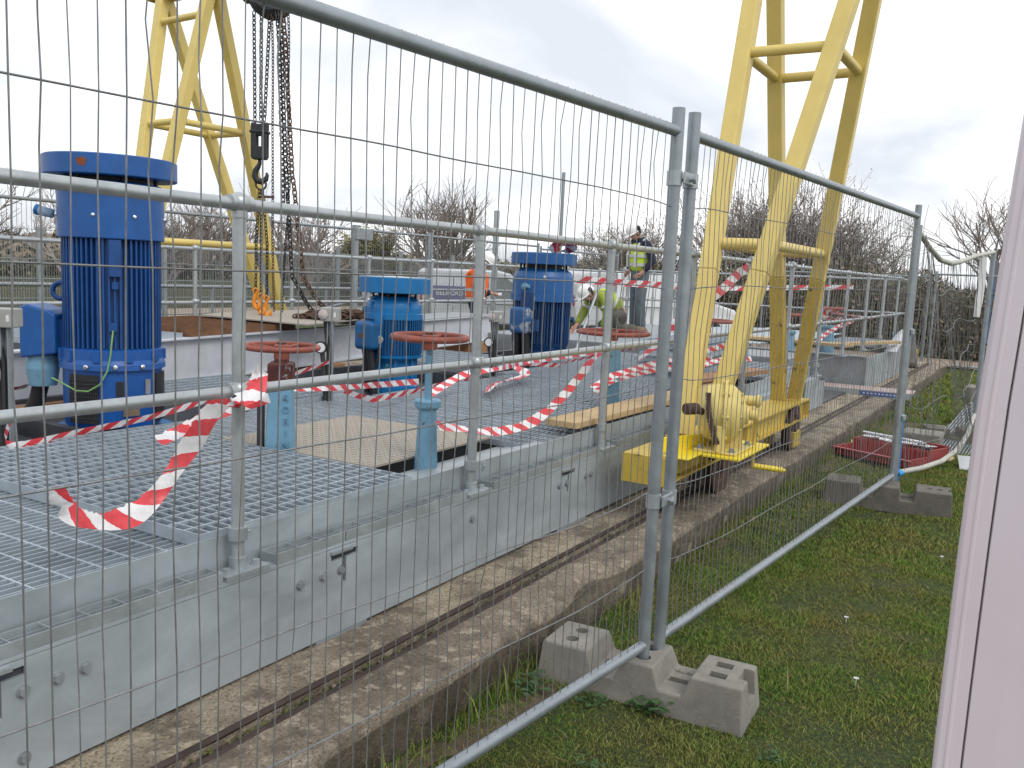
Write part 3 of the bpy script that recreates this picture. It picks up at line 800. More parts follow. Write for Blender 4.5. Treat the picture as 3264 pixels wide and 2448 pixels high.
b = MB(); curved_panel(b, c, V1 + .95, V1 + 1.5, .270, .54, .82, 6); build('mesh_guard', b, M['black'], lh)
# terminal box, lifting eye, breather, cable
La = V1 - PI / 2
LD = V3((-.519, .854, 0))                   # sideways, away from the fence
p = V3((c[0], c[1], 1.02)) + LD * .375 + V3((-.03, -.02, 0))
Mx = Matrix.Translation(p) @ Matrix.Rotation(math.atan2(LD.y, LD.x), 4, 'Z')
b = MB(); b.prism([(-.11, -.105), (.095, -.135), (.095, .155), (.05, .172), (-.07, .142), (-.11, .12)], -.11, .11, Mx @ Matrix.Rotation(PI / 2, 4, 'X'))
tb = build('terminal_box', b, M['blue_a'], m1, .012)
b = MB(); b.mbox(Mx, -.15, -.06, -.09, -.10, .06, .09); build('gland_plate', b, M['blue_a_fin'], tb)
b = MB(); b.lathe([(.075, -.32), (.09, -.22), (.085, -.14)], n=14, M=Mx @ Matrix.Translation((.02, 0, .02))); build('cable_gland', b, M['pale_blue'], tb)
b = MB(); b.tube([Mx @ V3((.03, 0, -.28)), Mx @ V3((.06, 0, -.40)), Mx @ V3((.12, -.02, -.50)), Mx @ V3((.16, -.02, -.58))], .045, 10); build('cable', b, M['black'], tb)
b = MB(); E_ = Matrix.Translation(V3((c[0], c[1], 1.27)) + LD * .30) @ Matrix.Rotation(math.atan2(LD.y, LD.x), 4, 'Z') @ Matrix.Rotation(PI / 2, 4, 'X')
b.torus((0, 0, 0), .046, .015, 20, 8, E_); build('lifting_eye', b, M['blue_a_fin'], fb)
b = MB(); q0 = V3((c[0], c[1], 1.695)) + LD * .28; b.tube([q0, q0 + LD * .05 + V3((0, 0, .01))], .007, 8); st = build('breather_stem', b, M['dark_iron'], m1)
b = MB(); b.tube([q0 + LD * .05 + V3((0, 0, .01)), q0 + LD * .055 + V3((0, 0, .011)), q0 + LD * .13 + V3((0, 0, .028))], [.012, .026, .029], 12); build('breather_cup', b, flat('pale_cup', (.35, .48, .62), .3, 0, .1, 10), st)
b = MB(); b.tube([q0 + LD * .13 + V3((0, 0, .028)), q0 + LD * .152 + V3((0, 0, .033))], [.031, .031], 12); build('breather_lid', b, M['blue_b'], st)
b = MB(); pts = [around(c, V1 + .0 + o, r_, z_) for o, r_, z_ in ((.0, .275, 1.07), (-.02, .30, 1.02), (-.05, .305, .93), (-.10, .315, .85), (-.22, .315, .775), (-.42, .315, .735), (-.65, .315, .735), (-.88, .33, .77), (-1.05, .36, .80))]
b.tube(pts, .005, 6); build('earth_cable', b, M['green_wire'], m1)

# -- bright blue motor
c = (5.866, 4.696, 0)
m2 = thing('electric_motor', 'bright blue squat motor with a wide flat cap and round-cornered terminal box', 'motor', (5.866, 4.696, .452))
b = MB(); b.lathe([(.292, 1.275), (.295, 1.28), (.295, 1.395), (.285, 1.402), (0, 1.405)], c, 48); b.lathe([(.288, 1.276), (.25, 1.285), (0, 1.29)], c, 48, caps=False)
rc = build('rain_cap', b, M['blue_b'], m2)
b = MB(); b.lathe([(.288, 1.403), (.0, 1.412)], c, 48, caps=False); build('cap_top', b, flat('pale_cap_top', (.45, .5, .52), .6, 0, .1, 6), rc)
b = MB(); b.lathe([(.12, 1.24), (.15, 1.275)], c, 32)
for q in range(4): p = around(c, q * PI / 2 + .4, .18, 1.22); b.tube([p, p + V3((0, 0, .06))], .01, 8)
build('cap_stand', b, M['black'], m2)
b = MB(); b.lathe([(.238, 1.06), (.238, 1.105), (.229, 1.11), (.229, 1.155), (.225, 1.18), (.205, 1.215), (.165, 1.245), (.13, 1.25)], c, 48, caps=False)
for q in range(4): b.mbox(facing(c, VIEW + .0 + q * PI / 2 + .78, .222, 1.17), -.02, -.012, -.03, .012, .012, .03)
cw = build('fan_cowl', b, M['blue_b'], m2)
b = MB(); q0 = V3((c[0], c[1], 1.13)) + LD * .23; b.tube([q0, q0 + LD * .02, q0 + LD * .035], [.028, .028, .014], 10); build('breather', b, M['blue_b'], cw)
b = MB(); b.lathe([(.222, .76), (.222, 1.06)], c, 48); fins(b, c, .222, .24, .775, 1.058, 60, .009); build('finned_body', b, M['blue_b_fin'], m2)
b = MB(); b.lathe([(.24, .745), (.243, .765), (.222, .77)], c, 40, caps=False); b.lathe([(.185, .50), (.185, .70), (.205, .745), (.24, .747)], c, 40, caps=False)
for q in range(8): b.mbox(facing(c, q * .785, .185, .65), -.005, -.012, -.1, .02, .012, .09)
build('lower_housing', b, M['blue_b'], m2)
b = MB(); b.lathe([(.21, .452), (.21, .505), (.185, .51)], c, 40); build('base_flange', b, M['blue_b'], m2)
a = VIEW - .62; Mx = facing(c, a, .30, .93)
b = MB(); b.mbox(Mx, -.09, -.10, -.115, .065, .10, .115); tb = build('terminal_box', b, M['blue_b_fin'], m2, .035, 4)
b = MB(); b.mbox(Mx, .066, -.035, -.02, .068, .03, .02); build('nameplate', b, flat('brown_plate', (.10, .05, .04), .6), tb)
b = MB(); b.mbox(Mx, -.12, .02, .08, -.05, .09, .16); build('gland', b, M['blue_b'], tb)
b = MB(); G = facing(c, VIEW - .28, .275, .90) @ Matrix.Rotation(PI / 2, 4, 'Y'); b.lathe([(.034, 0), (.034, .018), (.028, .022), (0, .023)], n=18, M=G); gd = build('gauge', b, M['grey_plastic'], m2)
b = MB(); g0 = around(c, VIEW - .28, .28, .87); b.tube([g0, g0 + V3((0, 0, -.1)), around(c, VIEW - .5, .25, .66)], .012, 8); build('stem', b, M['dark_iron'], gd)
b = MB(); b.tube([Mx @ V3((0, .03, -.11)), Mx @ V3((-.02, .04, -.3)), Mx @ V3((-.03, .05, -.47))], .032, 10); b.tube([Mx @ V3((0, -.03, -.11)), Mx @ V3((-.03, -.02, -.3)), Mx @ V3((-.04, -.03, -.47))], .026, 10); build('cable', b, M['black'], tb)
b = MB(); b.tube([around(c, VIEW - .65 + t * .09, .26 + .03 * math.sin(t), .70 - .09 * math.sin(t * PI / 7)) for t in range(8)], .005, 6); build('earth_cable', b, M['green_wire'], m2)

# -- flaking blue motor
c = (8.54, 4.79, 0)
m3 = thing('electric_motor', 'tall blue motor with flaking paint on its terminal box, beside the crouching man', 'motor', (8.54, 4.79, .452))
b = MB(); b.lathe([(.353, 1.578), (.356, 1.585), (.356, 1.692), (.345, 1.70), (0, 1.71)], c, 48); b.lathe([(.35, 1.58), (.30, 1.59), (0, 1.60)], c, 40, caps=False); build('rain_cap', b, M['blue_c'], m3)
b = MB(); b.lathe([(.20, 1.54), (.20, 1.58)], c, 32)
for q in range(6): p = around(c, q * PI / 3 + .4, .27, 1.50); b.tube([p, p + V3((0, 0, .085))], .012, 8)
build('cap_stand', b, M['black'], m3)
b = MB(); b.lathe([(.345, 1.185), (.345, 1.265), (.332, 1.27), (.332, 1.40), (.325, 1.45), (.30, 1.50), (.25, 1.535), (.2, 1.54)], c, 48, caps=False)
cw = build('fan_cowl', b, M['blue_c'], m3)
b = MB(); b.mbox(facing(c, VIEW - .4, .333, 1.19), .0, -.05, .01, .016, .05, .05); build('bare_patch', b, flat('bare_metal_patch', (.38, .36, .33), .7, 0, .2, 30), cw)
b = MB(); b.sphere(around(c, VIEW + .02, .325, 1.445), .018, 10); build('plug', b, M['white_plastic'], cw)
b = MB(); G = facing(c, VIEW - .62, .33, 1.34) @ Matrix.Rotation(PI / 2, 4, 'Y'); b.lathe([(.035, 0), (.035, .03), (.03, .04)], n=16, M=G); b.tube([G @ V3((0, 0, .03)), G @ V3((0, .07, .03))], .02, 10); build('breather', b, M['pale_blue'], cw)
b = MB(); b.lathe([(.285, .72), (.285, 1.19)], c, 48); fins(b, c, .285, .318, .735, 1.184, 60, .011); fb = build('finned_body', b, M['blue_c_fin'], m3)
b = MB(); b.lathe([(.30, .715), (.305, .735), (.285, .74)], c, 40, caps=False); b.lathe([(.275, .50), (.275, .66), (.30, .715)], c, 40, caps=False)
for q in range(8): b.mbox(facing(c, q * .785 + .2, .275, .61), -.005, -.014, -.1, .022, .014, .09)
build('lower_housing', b, M['blue_c_fin'], m3)
b = MB(); b.lathe([(.34, .452), (.34, .50), (.275, .505)], c, 40); build('base_flange', b, M['blue_c_fin'], m3)
a = VIEW - .68; Mx = facing(c, a, .37, .98)
b = MB(); b.mbox(Mx, -.10, -.12, -.14, .055, .12, .14); tb = build('terminal_box', b, M['blue_worn'], m3, .04, 4)
b = MB(); b.mbox(Mx, -.14, -.02, .12, -.02, .14, .30); b.mbox(Mx, -.02, .02, .18, -.015, .10, .26); build('junction_box', b, M['blue_c_fin'], tb)
b = MB(); b.mbox(Mx, -.02, .16, -.10, .02, .24, .02); build('lug', b, M['blue_c_fin'], tb)
b = MB(); b.tube([Mx @ V3((-.03, .05, -.13)), Mx @ V3((-.04, .06, -.3)), Mx @ V3((-.05, .08, -.5))], .05, 10); b.tube([Mx @ V3((-.02, -.05, -.13)), Mx @ V3((-.04, -.06, -.3)), Mx @ V3((-.05, -.06, -.5))], .05, 10); build('cable', b, M['black'], tb)
b = MB(); b.tube([around(c, VIEW + 1.32, .30, 1.0), around(c, VIEW + 1.32, .36, 1.0)], .03, 8); build('lug', b, M['blue_c_fin'], fb)
# ------------------------------------------------------------------ valve pillars
def handwheel(par, c, z, R, r, m='handwheel', spokes=4):
    b = MB(); b.torus((c[0], c[1], z), R, r, 40, 8); b.torus((c[0], c[1], z + .004), R - r * .2, r * .8, 40, 6)
    for q in range(spokes):
        a = q * 2 * PI / spokes + .3
        b.tube([(c[0], c[1], z - .012), (c[0] + math.cos(a) * R * .5, c[1] + math.sin(a) * R * .5, z - .004), (c[0] + math.cos(a) * R, c[1] + math.sin(a) * R, z)], r * .62, 6)
    b.lathe([(.036, -.055), (.036, .008), (.02, .014)], (c[0], c[1], z), 14)
    h = build('handwheel', b, M[m], par)
    b = MB(); b.lathe([(.016, .012), (.022, .014), (.022, .022)], (c[0], c[1], z), 6); build('nut', b, M['rust'], h)
c = (2.99, 3.05, 0)
v1 = thing('valve_pillar', 'square pale blue valve pillar with raised lettering and a flaking brown head', 'valve', (2.99, 3.05, .5))
az = VIEW + .12; Mx = Matrix.Translation((c[0], c[1], 0)) @ Matrix.Rotation(az, 4, 'Z')
def taper(b, Mx, w0, w1, z0, z1):
    vs = [Mx @ V3((sx * w, sy * w, z)) for w, z in ((w0, z0), (w1, z1)) for sx, sy in ((-1, -1), (1, -1), (1, 1), (-1, 1))]
    b.add(vs, [(3, 2, 1, 0), (4, 5, 6, 7)] + [(i, (i + 1) % 4, 4 + (i + 1) % 4, 4 + i) for i in range(4)])
b = MB(); taper(b, Mx, .072, .052, .48, .915); col1 = build('column', b, M['pale_blue'], v1, .012, 3)
b = MB(); b.mbox(Mx, -.03, -.105, .5, .03, -.078, .90); build('rack_bar', b, M['dark_iron'], v1)
b = MB(); taper(b, Mx, .056, .058, .915, 1.03); b.lathe([(.035, 1.03), (.03, 1.06)], c, 16); build('head', b, M['brown_worn'], v1, .012, 3)
handwheel(v1, c, 1.10, .165, .013)
def text(s, size, Mx, m, parent, ext=.002, name='lettering', align='CENTER'):
    cu = bpy.data.curves.new(name, 'FONT'); cu.body = s; cu.size = size; cu.extrude = ext; cu.align_x = align; cu.align_y = 'CENTER'
    o = bpy.data.objects.new(name, cu); COL.objects.link(o)
    dg = bpy.context.evaluated_depsgraph_get(); me = bpy.data.meshes.new_from_object(o.evaluated_get(dg))
    bpy.data.objects.remove(o); bpy.data.curves.remove(cu)
    off = worldloc(parent)
    T = Matrix.Translation(-off) @ Mx
    me.transform(T); me.materials.clear(); me.materials.append(m)
    q = bpy.data.objects.new(name, me); COL.objects.link(q); q.parent = parent; return q
# letters run down the pillar one under another
lt = Mx @ Matrix.Translation((.066, .030, .70)) @ Matrix.Rotation(-.045, 4, 'Y') @ Matrix.Rotation(PI / 2, 4, 'Z') @ Matrix.Rotation(PI / 2, 4, 'X')
letters = 'ROBINSO'
me_parts = []
for i, ch in enumerate(letters):
    o = text(ch, .042, lt @ Matrix.Translation((0, .17 - i * .055, 0)), M['pale_blue'], col1, .003)
    me_parts.append(o)
bm = bmesh.new()
for o in me_parts: bm.from_mesh(o.data)
bm.to_mesh(me_parts[0].data); bm.free()
for o in me_parts[1:]: bpy.data.objects.remove(o)

def round_pillar(c, lab, zt=.875, zw=1.18, R=.172, r0=.072, r1=.05, rw=.019, worn=True):
    v = thing('valve_pillar', lab, 'valve', (c[0], c[1], .5))
    b = MB(); b.lathe([(r0 * 1.05, .48), (r0, .56), (r1 * 1.12, zt - .10), (r1 * 1.05, zt - .03), (r1 * 1.5, zt - .015), (r1 * 1.55, zt + .012), (r1 * 1.3, zt + .02), (r1 * .4, zt + .022)], (c[0], c[1], 0), 24)
    build('column', b, M['pale_blue'], v)
    b = MB(); b.lathe([(.017, zt + .02), (.017, zw - .05)], (c[0], c[1], 0), 14); s = build('stem', b, M['brown_worn'] if worn else M['pale_blue'], v)
    handwheel(v, c, zw, R, rw); return v
round_pillar((3.30, 2.43, 0), 'round pale blue valve pillar with rust spots and a red handwheel beside the tread plate', .875, 1.18, .168, .055, .040, .015, False)
c = (5.575, 2.56, 0)
v3 = thing('valve_pillar', 'square pale blue pillar with a broad red handwheel behind the third handrail post', 'valve', (5.575, 2.56, .5))
b = MB(); taper(b, Matrix.Translation((c[0], c[1], 0)) @ Matrix.Rotation(VIEW + .1, 4, 'Z'), .06, .05, .48, 1.02); build('column', b, M['pale_blue'], v3, .01)
handwheel(v3, c, 1.11, .24, .014, 'handwheel', 5)
round_pillar((9.9, 3.35, 0), 'pale blue pillar with a red handwheel seen between the yellow crane legs', .8, 1.03, .25, .075, .055)
round_pillar((13.3, 2.75, 0), 'pale blue pillar with a tape-draped red wheel on the distant deck', .9, 1.165, .22, .10, .075)
round_pillar((12.1, 3.0, 0), 'pale blue pillar half hidden behind the rear yellow crane leg', .85, 1.08, .2, .08, .06)

# ------------------------------------------------------------------ gauge posts
def gauge_post(x, y, lab, base=.45, top=1.20, box=(.075, .05), turn=0):
    g = thing('gauge_post', lab, 'gauge post', (x, y, base))
    Mx = Matrix.Translation((x, y, 0)) @ Matrix.Rotation(VIEW + turn, 4, 'Z')
    b = MB(); b.mbox(Mx, -.02, -.02, base, .02, -.014, top - .08); b.mbox(Mx, -.02, -.014, base, -.014, .02, top - .08); b.mbox(Mx, -.02, .014, base, .02, .02, top - .08); build('post', b, M['galv_dull'], g)
    b = MB(); b.mbox(Mx, -.045, -.06, top - .09, .045, .06, top + .0); bx = build('switch_box', b, M['grey_plastic'], g, .006)
    b = MB(); b.lathe([(.029, .045), (.031, .055), (.029, .062), (.016, .064), (.016, .074), (0, .077)], n=18, M=Mx @ Matrix.Translation((0, -.04, top - .045)) @ Matrix.Rotation(PI / 2, 4, 'Y')); kn = build('stop_button', b, M['button'], bx)
    b = MB(); b.mbox(Mx, .0452, .028, top - .06, .047, .042, top - .03); build('label', b, M['white_plastic'], bx)
    b = MB(); b.tube([Mx @ V3((.0, -.035, top - .09)), Mx @ V3((.0, -.03, top - .16)), Mx @ V3((.01, -.01, top - .26)), Mx @ V3((.02, -.01, base))], .013, 8); build('cable', b, M['black'], g)
    b = MB(); Gm = Mx @ Matrix.Translation((.03, -.055, top - .26)) @ Matrix.Rotation(PI / 2, 4, 'Y') @ Matrix.Rotation(.0, 4, 'X')
    b.lathe([(.040, -.04), (.042, 0), (.040, .014), (.031, .012)], n=20, M=Gm, caps=True); gg = build('gauge', b, M['black'], g)
    b = MB(); b.lathe([(.031, .0121), (.0, .0123)], n=20, M=Gm, caps=False); b.mbox(Gm, -.025, -.002, .013, .004, .002, .0145); build('dial', b, M['white_plastic'], gg)
    b = MB(); b.tube([Gm @ V3((0, 0, -.02)), Mx @ V3((.015, -.04, top - .36)), Mx @ V3((.015, -.02, base + .02))], .016, 8); build('pipe', b, M['dark_iron'], g)
    return g
gauge_post(2.37, 4.22, 'grey gauge post with a round dial beside the largest motor', .452, 1.22)
gauge_post(4.37, 4.02, 'grey post with switch box and round dial behind the square valve pillar', .555, 1.21)
gauge_post(6.36, 4.0, 'grey post with a white round stop button in front of the flaking blue motor', .61, 1.155)
# ------------------------------------------------------------------ travelling gantry crane
gc = thing('gantry_crane', 'yellow travelling gantry crane with two lattice towers straddling the deck', 'crane', (6.2, 4.8, .2))
def sec(nm, a, b_, s=.105, m='yellow', up=(0, 1, 0), par=None):
    b = MB(); b.bar(a, b_, s, s, up); return build(nm, b, M[m], par or gc, .008)
def lerp(a, b, t): return tuple(a[i] + (b[i] - a[i]) * t for i in range(3))
def at_z(a, b, z): return lerp(a, b, (z - a[2]) / (b[2] - a[2]))
def tower(Lg, rings, rr=.034):
    for a, b_, m1_ in Lg:
        zc = .95
        mid = at_z(a, b_, 1.55)
        sec('leg', at_z(a, b_, .56), mid, .1052, 'yellow_dirty' if m1_ else 'yellow'); sec('leg', mid, b_, .105, 'yellow')
    for z, order in rings:
        P = [at_z(a, b_, z + dz) for (a, b_, _), dz in zip(Lg, (0, 0, 0, 0))]
        for i, j in order:
            tube_obj('strut', [P[i], P[j]], rr, gc, 'yellow', 12)
LA = [((5.08, 1.84, .55), (6.25, 1.90, 4.25), False), ((5.20, 1.73, .55), (6.20, 1.10, 4.25), False), ((7.34, 1.86, .55), (6.27, 1.905, 4.25), True), ((7.44, 1.76, .55), (6.17, 1.08, 4.25), True)]
ALL = ((0, 1), (1, 3), (3, 2), (2, 0))
tower(LA, ((2.95, ALL), (1.725, ALL)))
LB = [((5.62, 8.0, .55), (6.46, 8.38, 4.2), False), ((5.60, 7.88, .55), (6.41, 7.58, 4.2), False), ((7.72, 8.0, .55), (6.51, 8.40, 4.2), False), ((7.76, 7.84, .55), (6.46, 7.56, 4.2), False)]
tower(LB, ((2.84, ALL), (1.64, ALL), (3.92, ((0, 1),))))
for (x, y) in ((7.4, 1.82), ):
    b = MB(); b.box(x - .10, y - .10, .551, x + .12, y + .10, .563); b.bar((x - .06, y + .02, .56), (x - .05, y + .02, .76), .10, .008, (0, 1, 0)); build('gusset', b, M['yellow_dirty'], gc)
b = MB(); b.box(5.0, 1.68, .551, 5.32, 1.92, .563); build('foot_plate', b, M['yellow_dirty'], gc)
# end carriages: flanged beams running along the track
def carriage(x0, x1, y, z0, z1, wd, m):
    b = MB(); h = wd / 2
    b.box(x0 + .012, y - h, z1 - .014, x1 - .012, y + h, z1); b.box(x0 + .012, y - h, z0, x1 - .012, y + h, z0 + .014)
    b.box(x0 + .012, y - h + .045, z0 + .014, x1 - .012, y + h - .045, z1 - .014)
    b.box(x0, y - h, z0, x0 + .012, y + h, z1); b.box(x1 - .012, y - h, z0, x1, y + h, z1)
    for x in (x0 + .7, x0 + 1.5, x1 - .5): b.box(x, y - h + .008, z0 + .014, x + .01, y - h + .045, z1 - .014)
    return build('end_carriage', b, m, gc)
carriage(4.40, 7.62, 1.80, .395, .55, .25, M['yellow_dirty'])
carriage(5.1, 8.1, 7.95, .33, .55, .24, M['yellow'])
def wheel(x, y, r=.155):
    b = MB(); Mx = Matrix.Translation((x, y, r + (.184 if y < 3 else .105))) @ Matrix.Rotation(PI / 2, 4, 'X')
    b.lathe([(r, -.028), (r, .02), (r + .02, .022), (r + .02, .034), (.11, .036), (.10, .022), (.05, .022), (.045, .05), (0, .052)], n=36, M=Mx)
    b.lathe([(.0, -.028), (r, -.028)], n=36, M=Mx, caps=False)
    return build('wheel', b, M['rust'], gc)
for x in (5.40, 7.20): wheel(x, 1.715, .17)
for x in (5.6, 7.6): wheel(x, 8.12)
for y_ in (1.66, 1.86):
    b = MB(); b.box(7.15, y_, .20, 7.33, y_ + .04, .329); build('wheel_box', b, M['yellow_dirty'], gc, .01)
b = MB(); b.box(5.36, 1.86, .20, 5.64, 1.88, .329); build('wheel_box', b, M['black'], gc)
# bridge beam carried by both towers, just above the photograph
b = MB(); p0, p1 = V3((6.2, .9, 4.32)), V3((6.5, 8.6, 4.29))
b.bar(p0 + V3((0, 0, .11)), p1 + V3((0, 0, .11)), .16, .014); b.bar(p0 - V3((0, 0, .11)), p1 - V3((0, 0, .11)), .16, .014); b.bar(p0, p1, .014, .206); build('bridge_beam', b, M['yellow_dirty'], gc)
# travelling gear: fresh yellow bracket, gear drum, crank
b = MB(); b.box(4.42, 1.56, .552, 5.34, 1.70, .562); b.box(4.62, 1.35, .545, 5.20, 1.56, .560); b.bar((4.5, 1.74, .60), (5.02, 1.52, .60), .012, .085)
br = build('drive_bracket', b, M['yellow_new'], gc, .004)
gx, gy, gz = 4.83, 1.53, .765
g0 = Matrix.Translation((gx, gy, gz)) @ Matrix.Rotation(.35, 4, 'Z') @ Matrix.Rotation(PI / 2, 4, 'X')
b = MB(); b.lathe([(.0, -.13), (.10, -.125), (.148, -.09), (.160, -.04), (.160, .0), (.182, .003), (.182, .020), (.163, .024), (.156, .06), (.13, .09), (.095, .10), (.09, .118), (.06, .122), (.05, .145), (0, .15)], n=36, M=g0)
for q in range(8):
    a = q * PI / 4; b.lathe([(.012, .0), (.012, .035)], n=8, M=g0 @ Matrix.Translation((math.cos(a) * .172, math.sin(a) * .172, -.004)))
    b.lathe([(.009, .10), (.009, .122)], n=6, M=g0 @ Matrix.Translation((math.cos(a) * .112, math.sin(a) * .112, -.012)))
gb = build('gearbox', b, M['yellow_cast'], gc)
b = MB(); b.mbox(g0, -.17, -.195, -.03, .17, -.05, .02); b.mbox(g0, -.03, -.195, .02, .03, -.02, .12)
b.box(gx - .16, gy - .14, .561, gx + .20, gy + .10, .576)
b.lathe([(.028, .09), (.028, .18), (.036, .182), (.036, .20), (.02, .21)], n=14, M=g0 @ Matrix.Translation((.03, .075, 0))); build('gearbox_mount', b, M['yellow_cast'], gb, .006)
for dx, dy in ((-.13, -.11), (.16, -.11), (.16, .07), (-.13, .07)):
    b = MB(); b.lathe([(.022, 0), (.022, .005), (.014, .005), (.014, .02)], (gx + dx, gy + dy, .576), 6, smooth=False); build('bolt', b, M['galv_dull'], gb)
b = MB(); b.lathe([(.030, -.04), (.032, -.03), (.032, .03), (.030, .04)], n=18, M=Matrix.Translation((gx - .22, gy + .10, .80)) @ Matrix.Rotation(1.0, 4, 'Z') @ Matrix.Rotation(PI / 2, 4, 'X')); b.tube([(gx - .22, gy + .10, .80), (gx - .1, gy + .03, .77)], .02, 8); build('sprocket', b, M['rust'], gb)
b = MB()
cp = [(gx - .165, gy + .03, .88), (gx - .185, gy + .01, .77), (gx - .17, gy - .02, .66), (gx - .14, gy - .05, .59)]
for i in range(18):
    t = i / 17 * 3; k = min(2, int(t)); p = lerp(cp[k], cp[k + 1], t - k); b.mbox(Matrix.Translation(p) @ Matrix.Rotation(.5, 4, 'Z'), -.014, -.012, -.012, .014, .012, .010)
build('drive_chain', b, M['rust'], gb)
c0 = g0 @ V3((0, 0, .15)); 
b = MB(); b.lathe([(.03, .15), (.03, .19), (.0, .192)], n=14, M=g0); p = [c0 + V3((.01, -.02, 0)), c0 + V3((.06, -.02, -.03)), V3((5.05, 1.40, .65)), V3((5.12, 1.42, .55)), V3((5.16, 1.43, .425))]
b.tube(p, .015, 10); cr = build('crank', b, M['yellow'], gb)
b = MB(); b.tube([(5.16, 1.43, .425), (5.255, 1.275, .405)], .017, 12); b.tube([(5.255, 1.275, .405), (5.262, 1.263, .404)], .010, 10); build('crank_grip', b, M['yellow_new'], cr)

# ------------------------------------------------------------------ chain hoist
def chain_pts(pts, n):
    pts = [V3(p) for p in pts]; seg = [(pts[i + 1] - pts[i]).length for i in range(len(pts) - 1)]; T = sum(seg); out = []
    for i in range(n):
        d = T * (i + .5) / n; k = 0
        while k < len(seg) - 1 and d > seg[k]: d -= seg[k]; k += 1
        t = d / seg[k]; out.append((pts[k].lerp(pts[k + 1], t), (pts[k + 1] - pts[k]).normalized(), T / n))
    return out
def chain(nm, pts, m, par, link=.042, w=.4, wire=.16, jitter=0):
    b = MB(); T = sum((V3(pts[i + 1]) - V3(pts[i])).length for i in range(len(pts) - 1)); n = max(3, int(T / link))
    for i, (p, d, l) in enumerate(chain_pts(pts, n)):
        s = d.cross(V3((.85, .5, .1))); s.normalize(); u = s.cross(d)
        if i % 2: s = (s * .45 + u).normalized()
        else: s = (s - u * .45).normalized()
        hl = l * .72; hw = l * w
        rp = []
        for q in range(10):
            a = q / 10 * 2 * PI; rp.append(p + d * (hl * math.cos(a)) + s * (hw * math.sin(a)))
        b.tube(rp, l * wire, 4, closed=True)
    if isinstance(par, tuple): return b
    return build(nm, b, m, par)
def sag(a, c, n, s=0, jx=0): 
    return [tuple(V3(a).lerp(V3(c), i / n) + V3((jx * math.sin(i * 1.7), jx * math.cos(i * 1.3), -s * math.sin(PI * i / n)))) for i in range(n + 1)]
ch = thing('chain_hoist', 'dark chain hoist with hook block hanging from the crane beam', 'chain hoist', (6.35, 6.65, 4.0))
b = MB(); Mx = Matrix.Translation((6.35, 6.66, 3.98)) @ Matrix.Rotation(VIEW, 4, 'Z') @ Matrix.Rotation(PI / 2, 4, 'Y')
b.lathe([(.0, -.11), (.15, -.10), (.21, -.06), (.215, .06), (.15, .10), (0, .11)], n=28, M=Mx); b.mbox(Mx, -.17, -.27, -.08, .06, .27, .08); build('hoist_body', b, M['black'], ch, .01)
b = MB(); b.box(6.30, 6.60, 4.12, 6.50, 6.72, 4.30); build('trolley', b, M['dark_iron'], ch)
for y0, y1 in ((6.845, 6.80), (6.745, 6.72), (6.63, 6.67)): chain('load_chain', [(6.3, y0, 3.85), (6.28, y1, 2.82)], M['chain'], ch)
hb = thing_hb = None
b = MB(); Mx = Matrix.Translation((6.28, 6.73, 0)) @ Matrix.Rotation(VIEW, 4, 'Z')
b.mbox(Mx, -.05, -.078, 2.47, -.02, -.022, 2.80); b.mbox(Mx, -.05, .022, 2.47, -.02, .078, 2.80); b.mbox(Mx, .02, -.078, 2.47, .05, -.022, 2.80); b.mbox(Mx, .02, .022, 2.47, .05, .078, 2.80)
b.mbox(Mx, -.048, -.07, 2.68, .048, .07, 2.79); b.mbox(Mx, -.048, -.07, 2.455, .048, .07, 2.58); b.mbox(Mx, -.06, -.09, 2.70, .06, .09, 2.73)
hk = build('hook_block', b, M['black'], ch, .012)
b = MB(); Q = [(0, 2.47), (0, 2.42), (.012, 2.39), (.035, 2.35), (.042, 2.30), (.02, 2.255), (-.02, 2.245), (-.055, 2.27), (-.068, 2.31), (-.06, 2.335)]
b.tube([Mx @ V3((0, -x * 1.1, z)) for x, z in Q], [.018, .02, .024, .03, .034, .034, .032, .026, .018, .010], 10); build('hook', b, M['black'], hk)
chain('hand_chain', sag((6.3, 6.50, 3.83), (6.30, 6.40, 2.4), 6, 0, .006) + sag((6.30, 6.39, 2.3), (6.34, 6.34, 1.35), 4) + sag((6.36, 6.30, 1.28), (6.5, 6.12, .97), 5, .05), M['chain'], ch, .05)
chain('hand_chain', sag((6.3, 6.46, 3.83), (6.30, 6.31, 2.3), 6, 0, .006) + sag((6.3, 6.29, 2.2), (6.32, 6.17, 1.35), 5, .02) + sag((6.33, 6.15, 1.3), (6.6, 6.0, .97), 6, .04), M['chain_rust'], ch, .055)
chain('hand_chain', sag((6.3, 6.53, 3.83), (6.30, 6.42, 2.0), 6, 0, .01), M['chain'], ch, .05)
chain('hand_chain', sag((6.3, 6.60, 3.83), (6.32, 6.57, 1.0), 8, 0, .008), M['chain_rust'], ch, .03)
chain('hand_chain', sag((6.3, 6.39, 3.83), (6.30, 6.36, 2.2), 8, 0, .008) + sag((6.3, 6.36, 2.1), (6.36, 6.50, 1.0), 8, .0, .01), M['chain'], ch, .03)
pts = [(6.36 + .26 * math.cos(i * 2.3) * (1 - i / 90) + .14, 6.02 + .20 * math.sin(i * 1.9) * (1 - i / 90), .972 + .0009 * i) for i in range(60)]
b1 = chain('x', pts, None, (1,), .06)
pts = [(6.72 + .15 * math.cos(i * 2.1), 5.98 + .12 * math.sin(i * 2.7), .972 + .0009 * i) for i in range(60)]
b2 = chain('x', pts, None, (1,), .06); b1.add(b2.v, b2.f)
build('chain_heap', b1, M['chain_rust'], ch)
sl_ = thing('chain_sling', 'chain sling with orange hooks hanging from the hoist hook', 'chain sling', (6.28, 6.70, 2.2))
